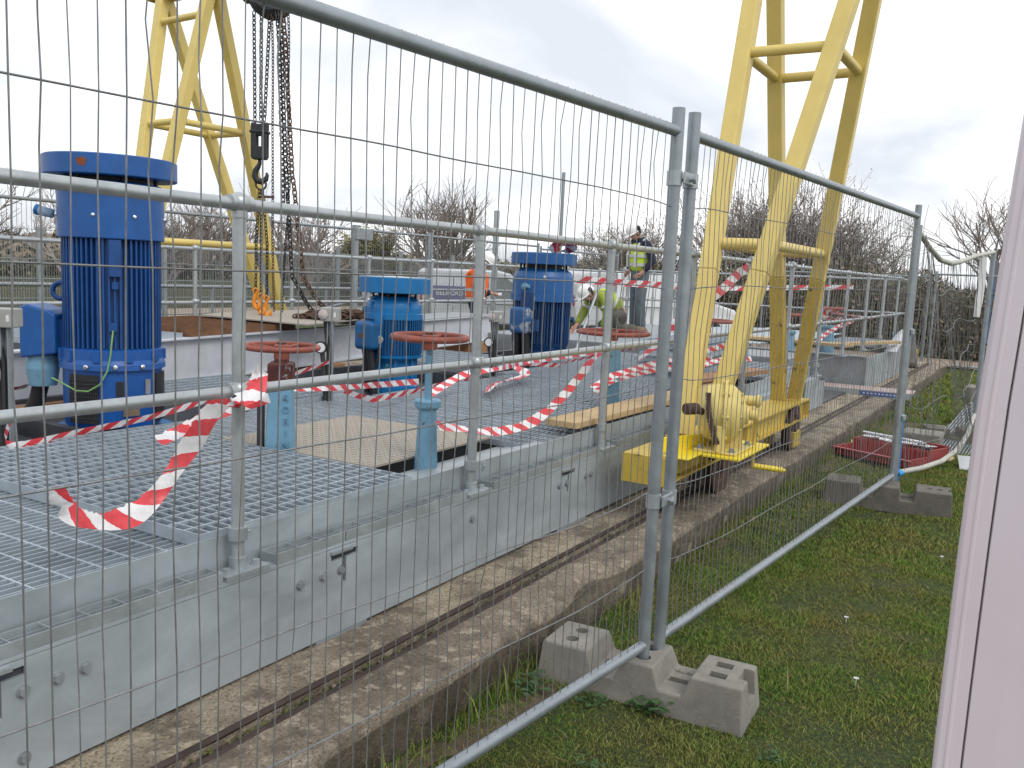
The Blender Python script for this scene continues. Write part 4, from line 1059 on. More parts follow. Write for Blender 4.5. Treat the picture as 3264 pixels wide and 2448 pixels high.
b = MB(); b.torus((0, 0, 0), .05, .011, 18, 6, Matrix.Translation((6.28, 6.71, 2.22)) @ Matrix.Rotation(VIEW, 4, 'Z') @ Matrix.Rotation(PI / 2, 4, 'Y')); b.mbox(Matrix.Translation((6.28, 6.6, 2.10)) @ Matrix.Rotation(VIEW, 4, 'Z'), -.01, -.05, -.012, .01, .05, .012); build('master_link', b, M['chain_rust'], sl_)
for i, (dy, z) in enumerate(((.08, 1.17), (.03, 1.12), (-.03, 1.10))):
    chain('sling_chain', [(6.28, 6.70 + dy * .4, 2.17), (6.28 + .02 * i, 6.69 + dy, 1.65), (6.28 + .02 * i, 6.69 + dy, z)], M['chain'], sl_, .035)
    b = MB(); X0, Y1, z0 = 6.28 + .02 * i, 6.69 + dy, z
    b.tube([(X0, Y1, z0 + .01), (X0, Y1 + .012, z0 - .05), (X0, Y1 + .03, z0 - .10), (X0, Y1 + .0, z0 - .15), (X0, Y1 - .04, z0 - .155), (X0, Y1 - .055, z0 - .12), (X0, Y1 - .04, z0 - .09)], [.012, .02, .022, .022, .02, .016, .01], 8)
    b.torus((0, 0, 0), .022, .012, 12, 6, Matrix.Translation((X0, Y1, z0 + .02)) @ Matrix.Rotation(VIEW, 4, 'Z') @ Matrix.Rotation(PI / 2, 4, 'Y')); build('sling_hook', b, M['orange_hook'], sl_)

# ------------------------------------------------------------------ site fence panels
def panel(name_label, P, Q, zb=.19, zt=1.985, post_top=2.06, seed=0, cut=None, bl=.12, group='mesh site fence panels', tr=.019):
    """welded mesh fence panel between post feet P and Q"""
    r = random.Random(seed); P = V3((P[0], P[1], 0)); Q = V3((Q[0], Q[1], 0)); d = Q - P; Ln = d.length; d.normalize()
    f = thing('mesh_fence', name_label, 'fence panel', (P + Q) / 2, group)
    for p in (P, Q): tube_obj('post', [p + V3((0, 0, bl)), p + V3((0, 0, post_top))], .0215, f, 'heras_tube', 16)
    tube_obj('top_tube', [P + V3((0, 0, zt)), Q + V3((0, 0, zt))], tr, f, 'heras_tube', 14)
    tube_obj('bottom_tube', [P + V3((0, 0, zb)), Q + V3((0, 0, zb))], tr, f, 'heras_tube', 14)
    hz = [zb + .0, .45, .735, 1.12, 1.478, 1.755, zt + .0]; nrm = V3((-d.y, d.x, 0))
    b = MB()
    for z in hz[1:-1]:
        pts = [P + d * (Ln * i / 30) + V3((0, 0, z + .006 * mnoise.noise((i * .3, z * 9, seed)) - (.02 * math.exp(-min(i, 30 - i) * .8) * (1 if z > 1.2 else -1.4)))) + nrm * (.012 * mnoise.noise((i * .25, z * 3, seed + 5))) for i in range(31)]
        b.tube(pts, .0020, 5, False)
    n = int(Ln / .0452); dr = 0
    for i in range(1, n):
        x = Ln * i / n; dr = dr * .6 + r.gauss(0, .0010); pts = []
        for j, z in enumerate(hz):
            off = r.gauss(0, .0019) + dr * (0 if j in (0, 6) else 1)
            pts.append(P + d * (x + off) + V3((0, 0, z)) + nrm * (.012 * mnoise.noise((x * 2.5, z * 3, seed + 5)) - .0035))
            if j < 6 and r.random() < .45:
                zz = z + (hz[j + 1] - z) * r.uniform(.3, .7); pts.append(P + d * (x + off + r.gauss(0, .0020)) + V3((0, 0, zz)) + nrm * .004)
        pts[0] = pts[0] + V3((0, 0, -.018)); pts[-1] = pts[-1] + V3((0, 0, .02))
        b.tube(pts, .00155, 4, False)
    build('mesh_infill', b, M['wire'], f); return f
panel('grey mesh fence panel nearest the camera, in front of the largest motor and deck corner', (-.72, 1.50), (2.895, 1.138), seed=2)
panel('grey mesh fence panel in front of the yellow crane legs, ending at the blue-marked post', (2.996, 1.119), (6.67, .862), seed=5)
# clamps holding the two panels together
for z, lab in ((1.83, 'upper shiny clamp joining the two nearest fence posts'), (.72, 'lower shiny clamp joining the two nearest fence posts')):
    b = MB(); cxm, cym = 2.94, 1.133
    for x, y in ((2.895, 1.138), (2.996, 1.119)): b.lathe([(.0265, -.024), (.0265, .024)], (x, y, z), 16, caps=True)
    b.box(cxm - .05, cym - .034, z - .018, cxm + .05, cym - .026, z + .022); b.tube([(cxm, cym - .05, z), (cxm, cym + .04, z)], .009, 8); b.lathe([(.016, 0), (.016, .012)], n=6, M=Matrix.Translation((cxm, cym - .046, z)) @ Matrix.Rotation(PI / 2, 4, 'X'), smooth=False)
    one('fence_clamp', b, M['chrome_clamp'] if 'chrome_clamp' in M else M['galv'], lab, 'clamp', 'clamps on the fence posts', .003, (cxm, cym, z))
# bent panel
fb_ = thing('mesh_fence', 'buckled mesh fence panel with a kinked top tube and bowed bottom tube, behind the toolbox', 'fence panel', (8.2, .7, 0), 'mesh site fence panels')
tube_obj('post', [(6.74, .855, .12), (6.74, .855, 1.93)], .021, fb_, 'heras_tube', 14)
tube_obj('post', [(9.75, .57, .05), (9.75, .56, 1.89)], .023, fb_, 'heras_tube', 14)
TT = [(6.74, .855, 1.885), (7.02, .81, 1.79), (7.28, .76, 1.715), (7.42, .70, 1.695), (7.7, .67, 1.715), (8.5, .62, 1.79), (9.75, .56, 1.875)]
BT = [(6.74, .85, .2), (7.05, .72, .2), (7.4, .62, .21), (7.9, .56, .23), (8.6, .54, .27), (9.3, .56, .30), (9.75, .57, .30)]
tube_obj('top_tube', TT, .019, fb_, 'bent_tube', 12); tube_obj('bottom_tube', BT, .019, fb_, 'bent_tube', 12)
def poly_at(T, t):
    k = min(len(T) - 2, int(t * (len(T) - 1))); return V3(T[k]).lerp(V3(T[k + 1]), t * (len(T) - 1) - k)
b = MB(); r = random.Random(3)
for i in range(1, 66):
    t = i / 66; p, q = poly_at(BT, t), poly_at(TT, t)
    if .30 < t < .42 or .86 < t < .97: continue
    b.tube([p.lerp(q, u) + V3((r.gauss(0, .006), r.gauss(0, .012) + .03 * math.sin(u * 5 + t * 8), 0)) for u in (0, .17, .33, .5, .66, .83, 1)], .0019, 4, False)
for u in (.14, .3, .5, .68, .84):
    b.tube([poly_at(BT, t / 20).lerp(poly_at(TT, t / 20), u + .03 * math.sin(t * .7 + u * 9)) + V3((0, r.gauss(0, .012) - .05 * math.sin(t / 20 * PI) * (u - .3), 0)) for t in range(0, 20 - (3 if u > .4 else 0))], .0024, 5, False)
build('mesh_infill', b, M['wire'], fb_)
b = MB(); b.box(6.744, .828, .13, 6.752, .8335, .62); b.tube([(6.745, .835, .195), (6.775, .815, .199)], .0205, 10); build('paint_mark', b, M['blue_mark'], fb_)
b = MB(); b.box(9.755, .532, 1.0, 9.765, .5365, 1.62); build('paint_mark', b, M['blue_mark'], fb_)
b = MB(); b.tube([(6.70, .858, 1.2), (6.78, .85, 1.2)], .028, 10); b.box(6.68, .82, 1.185, 6.79, .832, 1.215)
one('fence_clamp', b, M['galv'], 'small clamp high on the blue-marked fence post', 'clamp', 'clamps on the fence posts', 0, (6.72, .85, 1.2))
b = MB(); b.tube([(6.69, .86, .6), (6.76, .852, .6)], .028, 10); b.box(6.67, .82, .585, 6.77, .832, .615)
one('fence_clamp', b, M['galv'], 'small clamp low on the blue-marked fence post', 'clamp', 'clamps on the fence posts', 0, (6.71, .85, .6))
# white strip hanging off the bent tube
b = MB(); n = 8
for i in range(n): pass
b.tube([(8.95, .59, 1.80), (8.96, .585, 1.6), (8.95, .59, 1.4), (8.94, .595, 1.27)], [.03, .036, .036, .028], 4)
one('hanging_strip', b, M['white_plastic'], 'pale plastic strip hanging from the kinked fence tube', 'strip', None, 0, (8.95, .59, 1.27))

# distant fence panels
def far_panel(lab, P, Q, zt, zb, seed, n=None, wr=.003, pm='heras_tube', grp='distant mesh fence panels', z0=None):
    f = thing('mesh_fence', lab, 'fence panel', ((P[0] + Q[0]) / 2, (P[1] + Q[1]) / 2, zb), grp)
    P = V3((P[0], P[1], 0)); Q = V3((Q[0], Q[1], 0)); Ln = (Q - P).length; d = (Q - P).normalized()
    for p in (P, Q): tube_obj('post', [p + V3((0, 0, H(p.x, p.y))), p + V3((0, 0, zt + .06))], .022, f, pm, 8)
    tube_obj('top_tube', [P + V3((0, 0, zt)), Q + V3((0, 0, zt))], .019, f, pm, 8); tube_obj('bottom_tube', [P + V3((0, 0, zb)), Q + V3((0, 0, zb))], .019, f, pm, 8)
    b = MB(); n = n or int(Ln / .05)
    for i in range(1, n): p = P + d * (Ln * i / n); b.tube([p + V3((0, 0, zb)), p + V3((0, 0, zt))], wr, 3, False)
    for k in range(1, 6): z = zb + (zt - zb) * k / 6; b.tube([P + V3((0, 0, z)), Q + V3((0, 0, z))], wr, 3, False)
    build('mesh_infill', b, M['wire'], f)
far_panel('mesh fence panel across the grass beyond the largest motor, seen at the left edge', (1.3, 8.95), (4.8, 8.95), 2.0, .2, 1)
far_panel('mesh fence panel behind the distant gantry tower', (4.86, 8.95), (8.46, 8.95), 2.0, .2, 2)
far_panel('mesh fence panel behind the bright blue motor', (8.53, 8.95), (12.05, 8.95), 2.0, .2, 3)
far_panel('mesh fence panel behind the man in the orange vest', (12.12, 8.95), (15.7, 8.95), 2.0, .2, 4)
far_panel('mesh fence panel behind the crouching man', (15.8, 8.95), (19.4, 8.9), 1.95, .15, 5)
far_panel('mesh fence panel across the path at the distant end, left of its paired posts', (20, 5.6), (20, 2.24), 1.74, .0, 6)
far_panel('mesh fence panel across the path at the distant end, right of its paired posts', (20, 2.12), (20, -1.3), 1.80, -.02, 7)
# perimeter fence
pf_ = thing('perimeter_fence', 'long grey welded mesh perimeter fence with thick posts in front of the hedge', 'fence', (20, 18, -.4))
b = MB()
def PY(x): return 17.6 + .035 * x
for i in range(1100):
    x = -2 + i * .055; b.tube([(x, PY(x), -.4), (x, PY(x), 1.72)], .006, 3, False)
for z in (-.3, .1, .5, .9, 1.3, 1.69, 1.74): b.tube([(-2, PY(-2), z), (58.5, PY(58.5), z)], .012, 4, False)
build('mesh_infill', b, M['galv_dull'], pf_)
for i in range(19):
    x = 1.5 + i * 3.1; b = MB(); b.box(x - .055, PY(x) - .09, -.42, x + .055, PY(x) - .02, 1.95); build('post', b, M['galv_dull'], pf_)

# ------------------------------------------------------------------ concrete fence feet
def boolean_cut(o, cutters):
    for cm in cutters:
        c = build('cutter', cm, None); md = o.modifiers.new('cut', 'BOOLEAN'); md.object = c; md.operation = 'DIFFERENCE'; md.solver = 'EXACT'
    dg = bpy.context.evaluated_depsgraph_get(); dg.update(); me = bpy.data.meshes.new_from_object(o.evaluated_get(dg)); old = o.data; cs = [m_.object for m_ in o.modifiers if m_.type == 'BOOLEAN']
    o.modifiers.clear(); o.data = me; nm = old.name; bpy.data.meshes.remove(old); me.name = nm
    for c in cs: bpy.data.objects.remove(c)
    for p in me.polygons: p.use_smooth = False
def foot(nm_label, loc, rz, ht=.150, w0=.135, w1=.112, L_=.385, m='concrete_block', kind=0):
    """cast foot: long axis y, three humps, straight long sides, holes cut through the humps"""
    t = thing('fence_weight', nm_label, 'fence foot', loc, 'concrete fence feet')
    R_ = Matrix.Translation(loc) @ Matrix.Rotation(rz, 4, 'Z'); lo = ht * .52; e = .012 if kind else .028
    pr_ = [(-L_, -.01), (-L_ + .016, ht), (-.165 - e, ht), (-.165, lo), (-.085, lo), (-.085 + e, ht), (.085 - e, ht), (.085, lo), (.165, lo), (.165 + e, ht), (L_ - .016, ht), (L_, -.01)]
    def hw(z): return w0 + (w1 - w0) * max(0, z) / ht
    b = MB(); n = len(pr_)
    vs = [R_ @ V3((-hw(z), y, z)) for y, z in pr_] + [R_ @ V3((hw(z), y, z)) for y, z in pr_]
    b.add(vs, [tuple(range(n)), tuple(range(2 * n - 1, n - 1, -1))] + [(i, n + i, n + (i + 1) % n, (i + 1) % n) for i in range(n)])
    o = build('block', b, M[m], t, .008, 3)
    dg = bpy.context.evaluated_depsgraph_get(); dg.update(); me = bpy.data.meshes.new_from_object(o.evaluated_get(dg)); o.modifiers.clear(); old = o.data; o.data = me; bpy.data.meshes.remove(old); me.name = 'block'
    cut = MB()
    def sq(x, y, a, bb, z0=.03): cut.mbox(R_, x - a, y - bb, z0, x + a, y + bb, ht + .05)
    def rd(x, y, r=.025): cut.lathe([(r, .03), (r, ht + .05)], n=16, M=R_ @ Matrix.Translation((x, y, 0)), smooth=False)
    if kind == 0:
        sq(-.045, -.27, .022, .030); sq(.045, -.27, .022, .030); cut.mbox(R_, -.035, -L_ - .02, .065, .06, -L_ + .05, ht + .05)
        for x in (-.042, .048): rd(x, .28)
        sq(0, .125, .02, .034); sq(-.01, -.125, .018, .036)
        for x in (-.046, .046): rd(x, 0, .027)
    else:
        for x in (-.06, .0, .06): sq(x, .30, .010, .028)
        for y in (-.26, -.32): rd(.0, y, .02)
        cut.mbox(R_, -.02, -L_ - .02, .05, .04, -L_ + .035, ht + .05)
        sq(0, -.125, .014, .039); sq(-.05, -.10, .012, .012); sq(.05, -.15, .012, .012)
        for x, y in ((-.05, .11), (.05, .11), (0, .14)): sq(x, y, .022, .010)
    boolean_cut(o, [cut])
    return t, R_, o
ft, R1, fblock = foot('pale concrete fence foot with three humps holding the two nearest fence posts', (2.93, 1.135, 0), .06)
text('DRUBER', .028, R1 @ Matrix.Translation((.062, -.125, .0785)) @ Matrix.Rotation(-PI / 2, 4, 'Z'), M['concrete_block'], fblock, .0035, 'lettering')
foot('darker square-edged concrete fence foot at the blue-marked post, in front of the red toolbox', (6.50, .86, 0), .12, .165, .13, .126, .41, 'concrete_dark', 1)
foot('concrete fence foot at the buckled end post, lying across the grass', (9.72, .62, 0), .3, .16, .13, .126, .40, 'concrete_dark', 1)
M_done = 1
b = MB(); b.box(8.95, .78, -.01, 9.28, 1.12, .17); one('concrete_block', b, M['concrete_block'], 'grey concrete block under the leaning grating panel', 'block', 'loose concrete blocks', .012, (9.1, .95, 0))
b = MB(); b.box(13.6, .55, -.02, 14.0, .95, .2); one('concrete_block', b, M['concrete_block'], 'grey concrete block far along the grass beside the buckled post', 'block', 'loose concrete blocks', .012, (13.8, .75, 0))
# leaning grating offcut
b = MB(); pa, pb_ = V3((8.95, .86, .03)), V3((11.8, .76, .19)); dv = (pb_ - pa).normalized(); sv_ = V3((0, -.90, -.16)).normalized(); nv = dv.cross(sv_).normalized()
Mx = Matrix((dv, sv_, nv)).transposed().to_4x4(); Mx.translation = pa
for i in range(13): b.mbox(Mx, 0, .025 * i, -.015, 2.85, .025 * i + .006, .015)
for i in range(30): b.mbox(Mx, i * .098, .006, -.010, i * .098 + .008, .30, .0155)
one('leaning_grating', b, M['galv'], 'pale grating offcut propped on a block beside the buckled fence panel', 'grating', None, 0, (8.95, .8, 0))
b = MB(); b.bar((8.32, .50, .002), (8.50, .54, .09), .11, .006); one('white_sheet', b, M['van_silver'], 'small white sheet propped in the grass behind the bowed fence tube', 'sheet', None, 0, (8.1, .45, 0))
# ------------------------------------------------------------------ distant deck section
d2 = thing('deck_section', 'distant galvanised deck section with a dark end beam and pale side plate', 'deck', (14, 4, .18))
X0, X1, YA, YB = 12.0, 15.6, 1.97, 4.95
b = MB(); b.box(X0, YA, .19, X1, YA + .012, .60); build('side_plate', b, M['fascia'], d2)
b = MB(); b.box(X0 - .002, YA + .0, .185, X0 + .10, YB, .20); b.box(X0 + .04, YA + .02, .20, X0 + .055, YB, .60); b.box(X0 - .03, YA + .03, .60, X0 + .10, YB, .615); build('end_beam', b, M['galv_dull'], d2)
for x, z in ((12.4, .45), (13.2, .5), (14.2, .45), (13.6, .3)): bb = MB(); hexbolt(bb, x, YA, z); build('bolt', bb, M['galv_dull'], d2)
b = MB(); b.box(X0 + .12, YA + .14, .30, X1, YB, .31); build('under_deck', b, M['pit'], d2)
for (x0, x1, y0, y1, z, lab) in ((12.9, 15.6, 3.0, 4.9, .70, 'wide flat grey plate on the distant deck section'), (12.15, 12.95, 3.4, 4.9, .66, 'narrow flat grey plate at the edge of the distant deck section')):
    b = MB(); b.box(x0, y0, z - .012, x1, y1, z); one('deck_plate', b, M['grating'], lab, 'cover plate', None, 0, (x0, y0, z))
grating(13.8, 15.5, 2.1, 2.95, .655, 'y', lab='small grating on the distant deck section beside its side plate')
plank((12.55, 2.30, .70), (12.9, 4.4, .70), .3, .04, 'long plank lying across the opening in the distant deck')
plank((13.9, 1.9, .72), (12.45, 2.6, .70), .12, .04, 'narrow plank end sticking past the distant deck corner', 'wood')
# curved deflector plate at the corner
b = MB(); pts = []
n = 14; vs = []
for i in range(n + 1):
    t = i / n; x = 13.6 + t * 2.6; z = .60 + .26 * math.sin(min(1, t * 1.5) * PI * .5) if t < .66 else .86 - (t - .66) / .34 * .68
    vs += [(x, 1.86, z), (x, 2.02, z), (x, 1.86, z - .012), (x, 2.02, z - .012)]
fs = []
for i in range(n): k0, k1 = i * 4, i * 4 + 4; fs += [(k0, k1, k1 + 1, k0 + 1), (k0 + 2, k0 + 3, k1 + 3, k1 + 2), (k0, k0 + 2, k1 + 2, k1), (k0 + 1, k1 + 1, k1 + 3, k0 + 3)]
fs += [(0, 1, 3, 2), (n * 4, n * 4 + 2, n * 4 + 3, n * 4 + 1)]
b.add(vs, fs, True); one('curved_plate', b, M['white_steel'], 'upturned curved pale plate at the corner of the distant deck, by the blue-marked post', 'plate', None, 0, (14.5, 1.9, .6))
# aluminium board bridging the gap with a blue sticker
g_ = V3((11.62, 2.9, .245)); h_ = V3((11.72, 1.36, .245))
ab = thing('access_board', 'pinkish aluminium access board with a blue sticker bridging the gap onto the plinth', 'board', tuple(g_.lerp(h_, .5)))
b = MB(); b.bar(g_, h_, .45, .012); build('top', b, flat('pink_grey_deck', (.42, .33, .31), .6, 0, .1, 6), ab)
b = MB(); o_ = V3((-.225, 0, -.035)); b.bar(g_ + o_, h_ + o_, .012, .075); b.bar(g_ - o_ + V3((0, 0, -.07)), h_ - o_ + V3((0, 0, -.07)), .012, .075); build('side_rail', b, M['galv'], ab)
b = MB(); o2 = V3((-.2335, 0, -.033)); b.bar(g_.lerp(h_, .62) + o2, g_.lerp(h_, .92) + o2, .003, .055); build('sticker', b, flat('blue_sticker', (.05, .10, .30), .5, 0, .1, 20), ab)
b = MB()
for i in range(9): p = g_.lerp(h_, .65 + i * .028) + V3((-.2352, 0, -.03)); b.bar(p, p + V3((.001, -.022, 0)), .001, .012)
build('lettering', b, M['white_plastic'], ab)
b = MB(); b.box(9.97, FY + .004, .2, 10.05, FY + .02, .49); b.box(10.1, 2.1, .19, 11.9, 7.2, .2)
struct(build('pit_ledge', b, M['dark_steel']))
b = MB(); b.box(10.6, 2.6, .3, 11.6, 6.9, .62)
for i in range(3): pass
one('cable_tray', b, M['galv_dull'], 'low grey steel box between the two deck sections', 'steel box', None, .01, (11, 4.6, .3))
# platform the men work on
b = MB(); b.box(12.2, 5.0, .525, 17.0, 7.1, .54); b.box(12.2, 5.0, .35, 12.22, 7.1, .524)
one('work_platform', b, M['galv_dull'], 'flat grey platform under the two men in yellow vests', 'platform', None, 0, (14, 6, .525))

# ------------------------------------------------------------------ toolbox
tb_ = thing('toolbox', 'open red toolbox full of chrome sockets, lying on the grass behind the fence foot', 'toolbox', (8.35, 1.2, 0))
P0, P1 = V3((8.115, 1.55, 0)), V3((7.87, .90, 0)); e1 = (P1 - P0).normalized(); e2 = V3((-e1.y, e1.x, 0)) 
if e2.x < 0: e2 = -e2
Mt = Matrix((e1, e2, V3((0, 0, 1)))).transposed().to_4x4(); Mt.translation = P0
red = flat('red_steel', (.30, .04, .042), .45, 0, .15, 10, 0, (.12, .04, .035), .68, None, 10); redl = flat('red_lip', (.42, .07, .075), .4, 0, .1, 10)
b = MB(); W_ = .70
b.mbox(Mt, 0, 0, .03, W_, .012, .085); b.mbox(Mt, 0, .012, .03, W_, .30, .04); b.mbox(Mt, 0, .30, .03, W_, .312, .14); b.mbox(Mt, 0, .012, .04, .012, .30, .10); b.mbox(Mt, W_ - .012, .012, .04, W_, .30, .10)
build('tray', b, red, tb_, .003)
b = MB(); b.mbox(Mt, -.012, -.02, .085, W_ + .012, .012, .097); build('lip', b, redl, tb_, .003)
b = MB(); b.mbox(Mt, 0, .314, .04, W_, .33, .15); b.mbox(Mt, 0, .33, .04, W_, .66, .055); b.mbox(Mt, 0, .645, .055, W_, .66, .16); b.mbox(Mt, 0, .33, .055, .012, .645, .15); b.mbox(Mt, W_ - .012, .33, .055, W_, .645, .15); build('body', b, red, tb_, .003)
for i in range(9):
    b = MB(); r = rnd.uniform(.013, .02); y = .34 + .035 * (i % 3); x = .05 + .085 * (i // 3) * 2 + rnd.uniform(0, .05); z = .165
    q = Mt @ Matrix.Translation((x, y, z)) @ Matrix.Rotation(PI / 2 + rnd.uniform(-.12, .12), 4, 'Y'); b.lathe([(r, 0), (r, .07), (r * .8, .075), (r * .8, .15)], n=12, M=q); build('socket', b, M['chrome'], tb_)
b = MB(); b.tube([Mt @ V3((.06, .37, .20)), Mt @ V3((.58, .42, .19))], .014, 10); b.tube([Mt @ V3((.06, .41, .19)), Mt @ V3((.60, .45, .18))], .011, 10); build('socket_bar', b, M['chrome'], tb_)
b = MB()
for i in range(10): b.tube([Mt @ V3((.54 + .012 * i, .36, .17)), Mt @ V3((.55 + .012 * i, .52, .16))], .005, 6)
build('spanner', b, M['chrome'], tb_)
b = MB()
for i in range(12): b.mbox(Mt @ Matrix.Translation((rnd.uniform(.05, .6), rnd.uniform(.4, .6), .10)) @ Matrix.Rotation(rnd.uniform(0, 3), 4, 'Z'), -.06, -.012, 0, .06, .012, .03)
build('tools', b, M['dark_iron'], tb_)
for lab, p, a in (('pale timber offcut lying behind the red toolbox', (8.62, 1.35, .06), .2), ('flat timber offcut in the grass just past the blue-marked post', (8.62, .78, .02), -.1)):
    b = MB(); b.mbox(Matrix.Translation(p) @ Matrix.Rotation(a, 4, 'Z'), -.09, -.14, 0, .09, .14, .018); one('timber_offcut', b, M['wood'], lab, 'timber', None, .002, p)
for i, (x, y) in enumerate(((9.6, 1.02), (9.95, .95), (4.55, .05), (4.1, .66), (5.4, .4), (3.45, .5), (6.0, .1))):
    if i < 2:
        b = MB(); z = H(x, y) + .02
        b.sphere((x, y, z), .035, 8, (1.6, .8, .5)); b.tube([(x, y, z), (x + .1, y - .08, z)], .012, 6); b.sphere((x - .07, y + .04, z - .004), .022, 8)
        one('white_scrap', b, M['white_plastic'], ('white plastic scrap in the grass beyond the toolbox', 'second white scrap in the grass nearer the leaning grating')[i], 'litter', None, 0, (x, y, z))
    else:
        b = MB(); z = H(x, y) + .03
        for q in range(9): a = q / 9 * 2 * PI; b.add([(x, y, z), (x + .011 * math.cos(a - .25), y + .011 * math.sin(a - .25), z + .002), (x + .011 * math.cos(a + .25), y + .011 * math.sin(a + .25), z + .002)], [(0, 1, 2)])
        b.tube([(x, y, z - .03), (x, y, z)], .0012, 4)
        one('daisy', b, M['white_plastic'], 'single white daisy open in the grass', 'flower', 'daisies in the grass', 0, (x, y, z))

# ------------------------------------------------------------------ hazard tape
def tapemat():
    k = NT('hazard_tape').setp(.35); k.b.inputs['Transmission Weight'].default_value = 0
    sp = k.n.new('ShaderNodeSeparateXYZ'); k.link(k.tc.outputs['UV'], sp.inputs[0])
    u = k.math('MULTIPLY_ADD', sp.outputs['Y'], .45, sp.outputs['X'])
    fr = k.math('FRACT', u); m = k.math('GREATER_THAN', fr, .5)
    wv = k.noise(24, 4, .6)
    c = k.mix(m, k.ramp(wv, [(.3, (.68, .66, .68)), (.7, (.86, .85, .86))]), k.ramp(wv, [(.3, (.58, .035, .05)), (.7, (.78, .07, .08))]))
    k.col(c); k.bump(wv, .4, .01); return k.m
M['tape'] = tapemat()
def tape(pts, lab, w=.07, twist=0, t0=0, pitch=.145, crumple=.01, name='hazard_tape', seed=0, wscale=None):
    r = random.Random(seed); pts = [V3(p) for p in pts]
    # Catmull-Rom resample
    P = [pts[0] * 2 - pts[1]] + pts + [pts[-1] * 2 - pts[-2]]; C_ = []; 
    for i in range(1, len(P) - 2):
        for s in range(10):
            t = s / 10; a, b_, c, d = P[i - 1], P[i], P[i + 1], P[i + 2]
            C_.append(.5 * ((2 * b_) + (c - a) * t + (2 * a - 5 * b_ + 4 * c - d) * t * t + (3 * b_ - a - 3 * c + d) * t ** 3))
    C_.append(pts[-1]); n = len(C_); vs = []; us = []; L_ = 0
    for i, p in enumerate(C_):
        d = (C_[min(i + 1, n - 1)] - C_[max(i - 1, 0)]).normalized()
        if i: L_ += (p - C_[i - 1]).length
        upv = V3((0, 0, 1)) if abs(d.z) < .85 else V3((0, 1, .2))
        u = (upv - d * upv.dot(d)).normalized(); s = d.cross(u)
        a = t0 + twist * i / n + .5 * mnoise.noise((L_ * 3, seed, 0)); ww = w * (1 + .2 * mnoise.noise((L_ * 5, seed, 4)))
        if wscale: ww *= wscale(i / n)
        ax = u * math.cos(a) + s * math.sin(a); ay = d.cross(ax)
        j = V3((r.gauss(0, 1), r.gauss(0, 1), r.gauss(0, 1))) * crumple * .25
        vs += [p + ax * ww / 2 + j, p + ay * (crumple * .7 * math.sin(L_ * 40 + seed)) - j * .5, p - ax * ww / 2]
        us += [(L_ / pitch, 0), (L_ / pitch, .5), (L_ / pitch, 1)]
    b = MB(); fs = []
    for i in range(n - 1):
        for q in range(2): k0 = i * 3 + q; fs.append((k0, k0 + 3, k0 + 4, k0 + 1))
    b.add(vs, fs, True); o = build(name, b, M['tape'])
    uv = o.data.uv_layers.new(name='UVMap')
    for lp in o.data.loops: uv.data[lp.index].uv = us[lp.vertex_index]
    c = sum((V3(v) for v in b.v), V3()) / len(b.v)
    for v in o.data.vertices: v.co -= c
    o.location = c
    return tag(o, lab, 'hazard tape', 'red and white hazard tapes')
tape([(1.98, 2.10, 1.16), (1.93, 2.08, 1.10), (1.84, 2.06, 1.07), (1.90, 2.12, 1.06)], 'crumpled knot of tape tied round the first post at its middle ball', .055, 1.2, .3, .12, .02, seed=1)
tape([(1.97, 2.16, 1.08), (1.93, 2.25, 1.03), (1.85, 2.25, .945), (1.78, 2.25, .865), (1.72, 2.25, .80), (1.64, 2.25, .745), (1.57, 2.25, .737), (1.51, 2.25, .745), (1.445, 2.25, .775), (1.405, 2.25, .815), (1.389, 2.25, .865)], 'wide loose tape tail curling over the raised grating from the first post', .062, .5, .15, .13, .008, seed=2, wscale=lambda t: .75 + .45 * math.sin(t * 9) ** 2)
tape([(2.10, 2.2, 1.05), (1.98, 2.3, .998), (1.85, 2.3, .962), (1.75, 2.3, .935)], 'short tape end flicking off the knot on the first post', .045, 1, .2, .12, .01, seed=3)
tape([(2.35, 4.17, .70), (2.14, 3.80, .655), (2.47, 3.84, .66), (2.95, 3.93, .67), (3.5, 4.02, .72), (4.0, 4.0, .8), (4.35, 4.0, .86)], 'tape strung low in front of the largest motor', .035, .4, .1, .15, .003, seed=4)
tape([(1.6, 4.9, .66), (2.3, 4.25, .70), (2.6, 4.9, .70), (2.95, 5.05, .71)], 'tape end on the dark floor between the gauge post and the largest motor', .045, .6, .4, .13, .006, seed=5)
tape([(4.36, 4.0, .70), (4.28, 3.63, .668), (4.40, 3.56, .67), (5.05, 3.58, .70), (5.68, 3.62, .745), (6.40, 3.95, .80)], 'tape strung low in front of the bright blue motor', .038, .4, .1, .13, .003, seed=6)
tape([(4.05, 3.05, .85), (4.33, 3.9, .70), (4.2, 4.05, .69), (3.6, 4.05, .74)], 'tape corner beside the narrow grating behind the valve pillar', .035, .4, .1, .13, .003, seed=16)
tape([(4.535, 2.14, 1.08), (4.68, 2.3, .966), (4.46, 2.3, .849), (4.20, 2.3, .746), (3.96, 2.3, .701), (3.65, 2.3, .713), (3.40, 2.3, .76), (3.20, 2.3, .80)], 'long loop of tape sagging from the third post to the round pillar', .05, .8, .2, .14, .006, seed=7)
tape([(4.6, 2.12, 1.09), (5.0, 2.9, .92), (5.35, 3.35, .80), (5.25, 3.55, .75), (4.7, 3.45, .67)], 'tape running from the third post down across the large grating', .05, .8, .2, .14, .008, seed=8)
tape([(5.2, 3.3, .67), (5.6, 3.5, .66), (6.2, 3.6, .68), (6.3, 3.9, .75)], 'crumpled tape lying flat on the grating by the bright blue motor', .09, .5, 1.1, .14, .02, seed=9)
tape([(6.38, 4.0, .74), (7.0, 3.75, .68), (7.6, 3.9, .67), (9.2, 3.6, .80)], 'tape strung low in front of the flaking blue motor', .04, .5, .2, .14, .004, seed=10)
